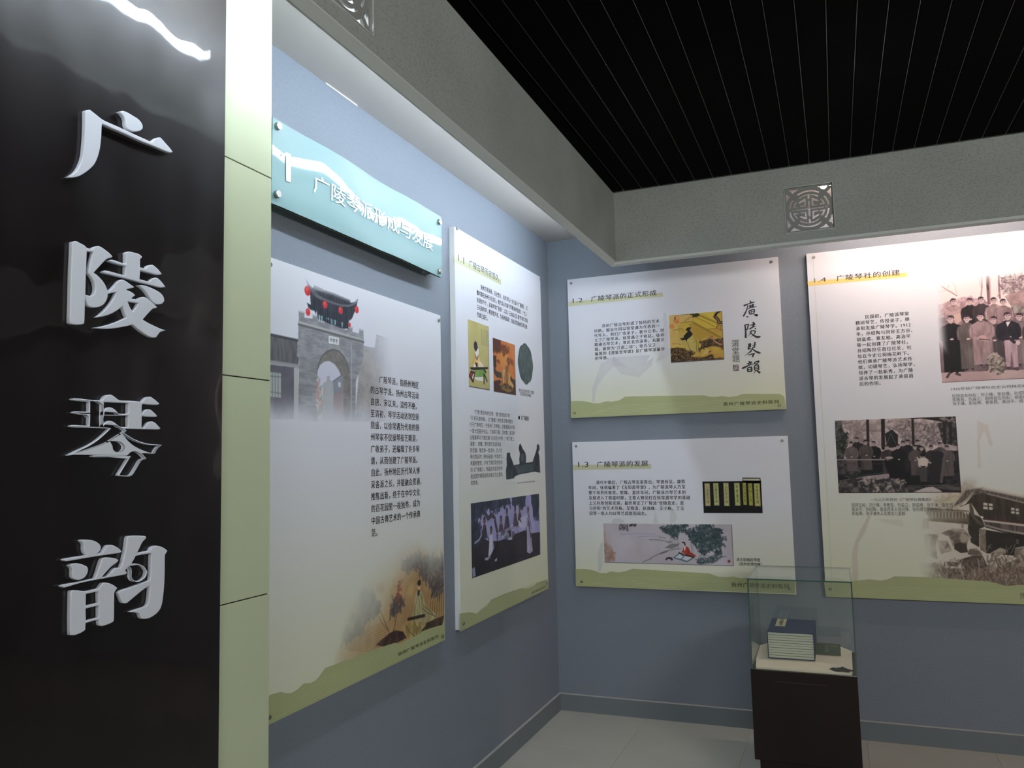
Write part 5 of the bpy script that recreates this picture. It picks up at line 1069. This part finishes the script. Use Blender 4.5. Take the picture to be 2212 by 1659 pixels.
for pt, col in (([(1782,1611)], (50, 44, 48)), ([(2034,1589)], (34, 32, 36)), ([(2081,1588)], (50, 46, 50)), ([(2010,1583)], (44, 40, 46)), ([(2187,1572)], (92, 84, 88)), ([(1866,1587)], (30, 30, 34)), ([(1752,1587)], (112, 104, 104)), ([(1825,1594)], (92, 84, 84)),
                ([(2097,1555)], (28, 26, 30)), ([(2068,1561)], (96, 88, 90)), ([(2218,1555)], (104, 94, 96)), ([(1932,1566)], (76, 68, 70)), ([(1985,1568)], (28, 28, 32)), ([(2144,1557)], (60, 54, 58))):
    p.person(pt[0], hd, col, (184, 168, 164), (30, 26, 32), 1.35, pt[0][1] - 150)
p.poly([(2146,1535), (2174,1540), (2202,1527), (2187,1375), (2118,1370), (2137,1484)], (40, 36, 42)); p.line([(2203,1502), (2181,1375)], 14, (92, 86, 88)); p.poly([(1910,1495), (1957,1494), (2029,1416), (2015,1377), (1934,1391)], (20, 20, 24))
p.line([(1673,1502), (1916,1498)], 6, (150, 140, 142)); p.line([(1673,1480), (1915,1475)], 3, (60, 56, 60)); p.dot([(1938,1507)][0], 20, 7, (176, 160, 156))
p.dot([(2101,1513)][0], 12, 14, (150, 134, 132)); p.dot([(2102,1519)][0], 13, 9, (26, 24, 28)); p.poly([(2077,1497), (2092,1504), (2115,1504), (2129,1491), (2124,1471), (2118,1460), (2081,1461)], (206, 194, 188)); p.line([(2079,1492), (2079,1460), (2099,1445), (2119,1459), (2125,1487)], 5, (190, 178, 172)); p.poly([(2083,1453), (2118,1453), (2116,1376), (2081,1377)], (70, 66, 68)); p.line([(2125,1481), (2137,1476)], 7, (196, 184, 178)); p.line([(2077,1498), (2075,1506)], 7, (196, 184, 178))
p.poly([(1742,1400), (1827,1411), (1932,1422), (1934,1391), (1826,1392), (1754,1387)], (160, 146, 150)); p.line([(1755,1410), (1912,1427)], 6, (60, 90, 90), .5)
p.poly([(1674,1387), (1779,1406), (1874,1392), (1981,1396), (2012,1377), (2001,1352), (2057,1316), (1671,1318)], (112, 104, 102), tex=((50, 50, 52), 22, 4)); p.leaves([(1784,1393), (1875,1398), (1876,1327), (1786,1327)], 50, 24, [(180, 168, 166), (50, 48, 52)], .6, 94); p.leaves([(1910,1391), (2004,1390), (2012,1332), (1918,1333)], 50, 24, [(180, 168, 166), (50, 48, 52)], .6, 95)
p.poly([(2014,1358), (2275,1362), (2275,1315), (2023,1316)], (92, 86, 88), tex=((40, 40, 44), (60, 12), 3.5)); p.poly([(2046,1322), (2105,1346), (2140,1349), (2172,1331), (2183,1321)], (196, 184, 184))
p.border((60, 30, 34), 7); p.build('group_photograph', pn, on_back, TH + 0.0010)

# faded pavilion photograph
p = Pic([([(1986,835)][0][0], [(1985,831)][0][1]), (2845, [(2301,1447)][0][1])], 2.6)
G = put_ground(p, bx)
p.c[:] = (214, 204, 194)
p.leaves([(2269,1311), (2307,1416), (2360,1406), (2370,1337), (2315,1311), (2249,1242)], 200, 30, [(150, 134, 118), (176, 160, 142), (196, 184, 168)], .4, 100, asp=.4); p.leaves([(2149,1277), (2221,1303), (2268,1303), (2249,1242), (2162,1242)], 120, 26, [(176, 164, 140), (206, 196, 172)], .5, 101)
WD, WL = (78, 68, 60), (112, 100, 88)
p.poly([(2363,1337), (2552,1293), (2768,1242), (2760,1143), (2543,1153), (2363,1177), (2346,1199), (2312,1264), (2256,1242), (2288,1259), (2322,1303)], WD, tex=((58, 50, 46), (20, 60), 2))
p.poly([(2293,1329), (2324,1337), (2370,1339), (2552,1293), (2768,1242), (2766,1217), (2550,1263), (2406,1302), (2369,1315), (2322,1303), (2290,1277), (2249,1251), (2225,1242)], (122, 112, 104), tex=((84, 76, 70), (9, 40), 3)); p.line([(2225,1242), (2265,1259), (2298,1285), (2323,1316)], 8, (170, 160, 146)); p.line([(2370,1335), (2552,1291), (2767,1240)], 6, (180, 172, 166)); p.line([(2391,1311), (2550,1265), (2766,1217)], 7, (150, 142, 134))
for q in ([(2369,1266), (2411,1259), (2408,1228), (2366,1233)], [(2492,1240), (2525,1234), (2525,1206), (2490,1211)], [(2608,1217), (2636,1211), (2634,1183), (2606,1188)]):
    p.poly(q, (206, 200, 190)); p.line([((q[0][0] + q[1][0]) / 2, q[0][1]), ((q[0][0] + q[1][0]) / 2, q[2][1])], 6, WD); p.line([(q[0][0], (q[0][1] + q[3][1]) / 2), (q[1][0], (q[1][1] + q[2][1]) / 2)], 6, WD)
for i in range(20):
    q = [(2370,1225), (2371,1177), (2746,1147), (2744,1109)]; t = i / 19; p.line([(q[0][0] + (q[2][0] - q[0][0]) * t, q[0][1] + (q[2][1] - q[0][1]) * t), (q[1][0] + (q[3][0] - q[1][0]) * t, q[1][1] + (q[3][1] - q[1][1]) * t)], 3, (56, 48, 46), .7)
p.line([(2371,1180), (2543,1157), (2745,1134)], 4, (120, 60, 56)); p.line([(2363,1173), (2542,1151), (2745,1128)], 10, (196, 190, 182))
p.poly([(2363,1169), (2542,1145), (2758,1118), (2755,1068), (2539,1105), (2450,1118), (2391,1135), (2369,1152)], (116, 100, 98), tex=((78, 66, 66), (10, 40), 3)); p.line([(2373,1147), (2450,1125), (2539,1109), (2755,1076)], 9, (160, 152, 142)); p.line([(2372,1141), (2450,1116), (2539,1100), (2755,1068)], 6, (44, 40, 38))
p.poly([(2369,1126), (2449,1112), (2539,1100), (2755,1068), (2747,969), (2531,993), (2363,1006)], (38, 36, 34), tex=((54, 50, 46), 60, 2)); p.poly([(2342,1130), (2369,1128), (2364,1006), (2338,1023)], (150, 136, 120), tex=((122, 108, 96), 22, 2)); p.poly([(2503,1081), (2515,1080), (2513,1056), (2501,1056)], (90, 90, 90))
p.poly([(2301,1216), (2353,1190), (2369,1143), (2341,1130), (2335,1035), (2298,1060), (2288,1129)], (66, 60, 52), tex=((50, 46, 42), 40, 2)); p.poly([(2303,1263), (2312,1264), (2321,1233), (2323,1207), (2340,1177), (2369,1143), (2335,1156), (2307,1199), (2303,1220)], (92, 84, 76)); p.poly([(2349,1197), (2365,1194), (2362,1184), (2352,1185)], (222, 218, 210))
p.poly([(2083,1242), (2298,1225), (2298,1173), (2290,1160), (2111,1184)], (112, 98, 84), .9, tex=((92, 80, 68), 30, 2)); p.line([(2102,1224), (2299,1220)], 6, (150, 138, 122)); p.line([(2107,1176), (2293,1160)], 14, (96, 84, 70))
for i in range(11):
    q = [(2129,1215), (2128,1189), (2286,1216), (2283,1183)]; t = i / 10; p.line([(q[0][0] + (q[2][0] - q[0][0]) * t, q[0][1] + (q[2][1] - q[0][1]) * t), (q[1][0] + (q[3][0] - q[1][0]) * t, q[1][1] + (q[3][1] - q[1][1]) * t)], 5, (184, 172, 154), .8)
for q in ([(2278,1219), (2286,1218), (2285,1207), (2277,1208)], [(2290,1218), (2299,1218), (2298,1206), (2290,1207)]): p.poly(q, (206, 198, 184))
p.poly([(2259,1159), (2271,1159), (2270,1133), (2259,1134)], (160, 146, 128)); p.poly([(2080,1189), (2111,1180), (2108,1127), (2076,1127)], (160, 146, 128), .7); p.poly([(2110,1154), (2190,1150), (2186,1119), (2142,1101), (2109,1127)], (206, 200, 192), .9)
RKL, RKD = (176, 162, 148), (110, 98, 90)
for k_, q in enumerate(([(2158,1106), (2218,1133), (2272,1129), (2300,1086), (2283,1060), (2272,1008), (2234,1016), (2212,1042), (2200,1089)], [(2140,1071), (2190,1067), (2210,1016), (2155,997)], [(2082,1101), (2154,1102), (2134,1040), (2137,971), (2076,995)], [(2288,1026), (2323,1035), (2348,1001), (2331,975), (2279,1000)], [(2386,1007), (2429,1033), (2451,1025), (2450,1008), (2407,986), (2384,985)], [(2496,1034), (2535,1043), (2531,989), (2485,988)], [(2595,1036), (2682,1046), (2692,984), (2592,990)])):
    p.poly(q, RKL, 1, tex=(RKD, 26, 3.2)); p.line(q[:len(q) // 2 + 1], 5, (206, 194, 180), .7)
p.poly([(2221,1050), (2252,1060), (2275,1051), (2283,1009), (2248,1004), (2219,1024)], (64, 56, 50), .9); p.poly([(2246,973), (2301,992), (2347,993), (2366,942), (2334,916), (2266,922), (2238,956)], (60, 50, 46), .9, tex=((84, 72, 66), 20, 3)); p.poly([(2180,959), (2238,956), (2228,934), (2182,937)], (74, 64, 58), .8)
p.poly([(1992,941), (2128,953), (2173,924), (2380,926), (2531,993), (2748,973), (2737,829), (1984,800)], (150, 136, 122), 1, tex=((100, 88, 80), 16, 3.4)); p.leaves([(2128,953), (2384,985), (2531,993), (2522,854), (2145,841)], 500, 22, [(96, 84, 76), (186, 172, 156), (130, 116, 104)], .6, 103, ang=1.6, asp=.22)
p.leaves([(2266,922), (2529,963), (2733,969), (2725,862), (2299,846)], 500, 22, [(106, 90, 82), (176, 162, 148), (134, 112, 100)], .6, 104, ang=1.6, asp=.22)
for q in ([(2450,1012), (2482,1047)], [(2461,1008), (2456,1046)], [(2476,1008), (2497,1055)], [(2363,1010), (2389,1053)], [(2388,1032), (2370,1045)]): p.line(q, 2.5, (140, 128, 116))
UU, ZZ = np.meshgrid(p.U, p.Z); nn = value_noise(p.h, p.w, 55, 19) - .5
_a = [(2061,1083), (2246,1086), (2356,1415), (2350,1315)]
fx = sstep(_a[0][0], _a[1][0], UU + nn * 160)
fz = np.maximum(sstep(_a[2][1], _a[3][1], ZZ + nn * 40), sstep(_a[1][0] + 130, _a[1][0] + 220, UU))
# open sky above the roof line stays the panel's own ground
rx_ = [r[0] for r in [(2226,1246), (2290,1285), (2324,1333), (2371,1341), (2553,1296), (2768,1243)]]; rz_ = [r[1] for r in [(2226,1246), (2290,1285), (2324,1333), (2371,1341), (2553,1296), (2768,1243)]]
roof = np.interp(UU, rx_, rz_)
sky = 1 - sstep(0, 14, ZZ - roof) * sstep([(2296,1259)][0][0], [(2357,1259)][0][0], UU + nn * 60)
fd = np.clip(fx * fz * sky, 0, 1)
p.c = p.c * fd[..., None] + G * (1 - fd[..., None])
p.build('pavilion_photograph', pn, on_back, TH + 0.0007)
hills(pn, [(1569,856), (1638,858), (1686,848), (1722,845), (1759,849), (1801,855), (1854,850), (1890,857), (1926,875), (2053,876), (2363,863), (2405,853), (2436,843), (2521,851)] + [(2800, 858), (2855, 840)], [(2855, 753), (1577, 753)], bx)

# ------------------------------------------------------------------ glossy heading banner on the left wall
bu0, bu1, bz0, bz1 = -2.829, -1.637, 2.376, 2.659
bn = empty('heading_banner', (0, (bu0 + bu1) / 2, bz0), 'glossy aqua acrylic heading banner numbered 1, above the introduction panel', 'banner')
BS_T = [0, .08, .16, .25, .33, .41, .48, .56, .64, .72, .80, .90, 1.0]
BS_V = [.015, -.007, .003, .022, .016, .003, -.021, -.042, -.050, -.024, -.007, -.003, .002]
BO_V = [0, .000, .002, .005, .006, .004, .000, -.002, .000, .003, .003, .001, 0]
def sheet_off(t, v):
    tilt = np.interp(t, BS_T, BS_V)
    return 0.056 + np.interp(t, BS_T, BO_V) + tilt * (v - 0.5) * 0.283 * 0.9
def smooth_tab(T_, V_, n=121):
    x = np.linspace(0, 1, n); y = np.interp(x, T_, V_); k = np.hanning(15); k /= k.sum()
    return x, np.convolve(np.pad(y, 7, mode='edge'), k, 'valid')
bx_, by_ = smooth_tab(BS_T, BS_V); ox_, oy_ = smooth_tab(BS_T, BO_V)
def sheet(n_off, th, nu=120, nv=10):
    V, F = [], []
    for s_ in (0, 1):
        for i in range(nu + 1):
            for j in range(nv + 1):
                t, v = i / nu, j / nv
                d = 0.056 + np.interp(t, ox_, oy_) + np.interp(t, bx_, by_) * (v - .5) * .283 + n_off - s_ * th
                V.append((d, bu0 + t * (bu1 - bu0), bz0 + v * (bz1 - bz0)))
    V = V + V   # the rim has vertices of its own, so the faces stay optically flat
    m_ = (nu + 1) * (nv + 1); r_ = 2 * m_; ix = lambda i, j, s_: s_ * m_ + i * (nv + 1) + j
    for i in range(nu):
        for j in range(nv):
            F.append([ix(i, j, 0), ix(i + 1, j, 0), ix(i + 1, j + 1, 0), ix(i, j + 1, 0)]); F.append([ix(i, j, 1), ix(i, j + 1, 1), ix(i + 1, j + 1, 1), ix(i + 1, j, 1)])
    for i in range(nu):
        F += [[r_ + k for k in (ix(i, 0, 0), ix(i, 0, 1), ix(i + 1, 0, 1), ix(i + 1, 0, 0))], [r_ + k for k in (ix(i, nv, 0), ix(i + 1, nv, 0), ix(i + 1, nv, 1), ix(i, nv, 1))]]
    for j in range(nv):
        F += [[r_ + k for k in (ix(0, j, 0), ix(0, j + 1, 0), ix(0, j + 1, 1), ix(0, j, 1))], [r_ + k for k in (ix(nu, j, 0), ix(nu, j, 1), ix(nu, j + 1, 1), ix(nu, j + 1, 0))]]
    me = mesh(V, F)
    for i_, q in enumerate(me.polygons): q.use_smooth = i_ < 2 * nu * nv
    return me
part('front_sheet', sheet(0, 0.003), bn, M['aqua'])
part('back_sheet', sheet(-0.010, 0.004, 60, 2), bn, M['olive'])
for y, z in ((-2.806, 2.636), (-2.808, 2.410), (-1.664, 2.627), (-1.668, 2.398)):
    part('standoff_screw', cyl((0.001, y, z), 'x', 0.007, 0.056, 16), bn, M['steel'])
    me = cyl((0.056, y, z), 'x', 0.0125, 0.012, 20, 0.0115)
    part('standoff_cap', me, bn, M['steel'])
def on_sheet(me, off=0.0028):
    n = len(me.vertices); a = np.empty(n * 3); me.vertices.foreach_get('co', a); a = a.reshape(-1, 3)
    t = (a[:, 0] - bu0) / (bu1 - bu0); v = (a[:, 1] - bz0) / (bz1 - bz0)
    d = 0.056 + np.interp(t, ox_, oy_) + np.interp(t, bx_, by_) * (v - .5) * .283 + off
    me.vertices.foreach_set('co', np.stack([d, a[:, 0], a[:, 1]], 1).ravel()); me.update(); return me
part('banner_numeral', on_sheet(filled([[(-2785,2551), (-2757,2566), (-2737,2566), (-2737,2471), (-2761,2469), (-2762,2553), (-2785,2544)]])), bn, M['ink_white'])
_q = [(-2616,2471), (-2616,2546), (-1732,2465), (-1729,2559)]
part('banner_lettering', on_sheet(text_mesh('广陵琴派形成与发展', [(_q[0][0], _q[0][1] + 4), (_q[2][0], _q[1][1] - 4)], 0.015)), bn, M['ink_white'])

# ------------------------------------------------------------------ glass display case on its pedestal
X0, X1, YF, YB, ZW = 1.238, 1.706, -0.800, -0.315, 0.527
pd = empty('pedestal', ((X0 + X1) / 2, (YF + YB) / 2, 0), 'dark brown wooden pedestal with recessed plinth in front of the back wall', 'pedestal')
part('cabinet_body', boxes([(X0, YF, 0.115, X1, YB, ZW)], 0.002), pd, M['wood'])
part('plinth', boxes([(X0 + .022, YF + .02, 0.0, X1 - .005, YB - .01, 0.115)]), pd, M['wood'])
part('top_seam', boxes([(X0 + .11, YF - .0008, 0.478, X1 - .13, YF + .001, 0.4805)]), pd, M['board_dark'])
GT, g = 0.952, 0.006
gc = empty('glass_cover', ((X0 + X1) / 2, (YF + YB) / 2, ZW), 'clear glass box cover with green edges standing on the brown pedestal', 'display case')
gx0, gx1, gy0, gy1 = X0 + .004, X1 + .001, YF + .001, YB - .001
def pane(b):
    me = boxes([b]); me.materials.append(M['glass']); me.materials.append(M['glass_edge'])
    ar = [q.area for q in me.polygons]; mx_ = max(ar)
    for q in me.polygons: q.material_index = 0 if q.area > mx_ * .5 else 1
    me.transform(Matrix.Translation(-gc.location)); o = bpy.data.objects.new('glass_pane', me); COL.objects.link(o); o.parent = gc
zt = GT - g
pane((gx0, gy0, ZW + .0005, gx1, gy0 + g, zt - .0005)); pane((gx0, gy1 - g, ZW + .0005, gx1, gy1, zt - .0005))
pane((gx0, gy0 + g + .0003, ZW + .0005, gx0 + g, gy1 - g - .0003, zt - .0005)); pane((gx1 - g, gy0 + g + .0003, ZW + .0005, gx1, gy1 - g - .0003, zt - .0005))
pane((gx0 - .001, gy0 - .001, zt, gx1 + .001, gy1 + .001, GT))

# cream lining cloth: a quilted pad raised towards the back
def cloth_pad():
    out = [(1.262, -.782, .538), (1.45, -.785, .538), (1.684, -.784, .538), (1.688, -.70, .548), (1.690, -.405, .5525), (1.640, -.328, .554), (1.45, -.323, .5545), (1.29, -.328, .554), (1.250, -.40, .5525), (1.254, -.68, .549)]
    V = [(1.46, -.66, .5530)] + out + [(x, y, ZW + .001) for x, y, z in out]; n = len(out)
    F = [[0, 1 + i, 1 + (i + 1) % n] for i in range(n)] + [[1 + i, 1 + n + i, 1 + n + (i + 1) % n, 1 + (i + 1) % n] for i in range(n)] + [list(range(1 + n, 1 + 2 * n))[::-1]]
    return mesh(V, F)
o = link('lining_cloth', cloth_pad(), m=M['cloth']); tag(o, 'cream flannel lining cloth spread inside the glass case under the books', 'cloth')
bm = bmesh.new(); bmesh.ops.create_icosphere(bm, subdivisions=3, radius=1.0)
for v in bm.verts:
    k_ = 1 + .22 * math.sin(7 * v.co.x + 3 * v.co.y) + .18 * math.sin(9 * v.co.y - 5 * v.co.x) + .1 * math.sin(17 * v.co.x)
    v.co = Vector((v.co.x * .045 * k_, v.co.y * .018 * k_, max(0, v.co.z) * .013 * k_))
me = bpy.data.meshes.new('m'); bm.to_mesh(me); bm.free(); me.transform(Matrix.Translation((1.640, -.762, .5405)))
tag(link('crumpled_rag', me, m=M['rag']), 'small charcoal crumpled rag in the front right corner of the glass case', 'rag')

# book set: nine thin volumes in a navy cloth wrap-around case
bx0, bx1, byf, byb, bz, bt = 1.3105, 1.5250, -.672, -.330, .5555, .6805
bc = empty('book_case', ((bx0 + bx1) / 2, (byf + byb) / 2, bz), 'navy cloth wrap-around case holding the stack of thin books', 'book case')
th_ = .0025
part('top_board', boxes([(bx0, byf, bt - th_, bx1, byb, bt)], .0006), bc, M['navy'])
part('bottom_board', boxes([(bx0, byf, bz, bx1, byb, bz + th_)], .0006), bc, M['navy'])
part('side_board', boxes([(bx0, byf, bz + th_, bx0 + th_, byb, bt - th_)]), bc, M['navy'])
part('side_board', boxes([(bx1 - th_, byf, bz + th_, bx1, byb, bt - th_)]), bc, M['navy'])
p = Pic([(0, 0), (48, 190)], 1.5, (212, 210, 176)); p.border((70, 72, 70), 1.5, 'lrtb')
for e in ([(6, 6), (6, 184)], [(42, 6), (42, 184)], [(6, 6), (42, 6)], [(6, 184), (42, 184)]): p.line(e, 1.6, (110, 112, 96))
sl = p.build('title_slip', bc, lambda U, Z, N: (U + bx0 + .028, Z + byb - .200, N + bt), 0.0006)
me = text_mesh('琴\n譜\n集\n成', [((bx0 + .040) * 1000, (byb - .180) * 1000), ((bx0 + .064) * 1000, (byb - .028) * 1000)], .01)
to_wall(me, lambda U, Z, N: (U, Z, N), bt + .0012); part('slip_text', me, bc, M['ink'])
NV = 10; vh = (bt - bz - 2 * th_ - .0004) / NV
v0 = None
for i in range(NV):
    if v0 is None:
        v0 = empty('thin_book', (0, 0, 0), 'thin thread-bound book with grey-green page edges inside the navy case', 'book', 'thin books in the navy case')
        xa, xb, ya, yb = bx0 + th_ + .0004, bx1 - th_ - .0004, byf + .002, byb - .004
        part('page_block', boxes([(xa + .0005, ya + .0004, .0008, xb - .0005, yb - .0004, vh - .0007)]), v0, M['pages'])
        part('cover', boxes([(xa, ya, 0.0002, xb, yb, .0008)]), v0, M['bookcover'])
        part('cover', boxes([(xa, ya, vh - .0007, xb, yb, vh - .0001)]), v0, M['bookcover'])
        r = v0
    else:
        r = v0.copy(); COL.objects.link(r)
        for ch in list(v0.children):
            c_ = ch.copy(); COL.objects.link(c_); c_.parent = r
    r.location = (0, (i * 37 % 5) * .0005, bz + th_ + .0002 + i * vh)

# dark green caption card behind the books
cc = empty('caption_card', (1.58, -.535, .5545), 'small dark green caption card leaning beside the books in the glass case', 'card')
me = boxes([(-.062, -.001, 0.0, .060, .001, .056)]); me.transform(Matrix.Rotation(math.radians(-14), 4, 'X'))
link('card_board', me, cc, M['card'])
me = text_mesh('扬州广陵琴派琴谱\n清刻本\n馆藏', [(-12, 16), (50, 48)], .005)
me.transform(Matrix.Rotation(math.radians(90), 4, 'X')); me.transform(Matrix.Translation((0, -.0016, 0))); me.transform(Matrix.Rotation(math.radians(-14), 4, 'X'))
link('card_lettering', me, cc, M['card_ink'])

for o in bpy.data.objects:
    if 'fn' in o.keys(): del o['fn']
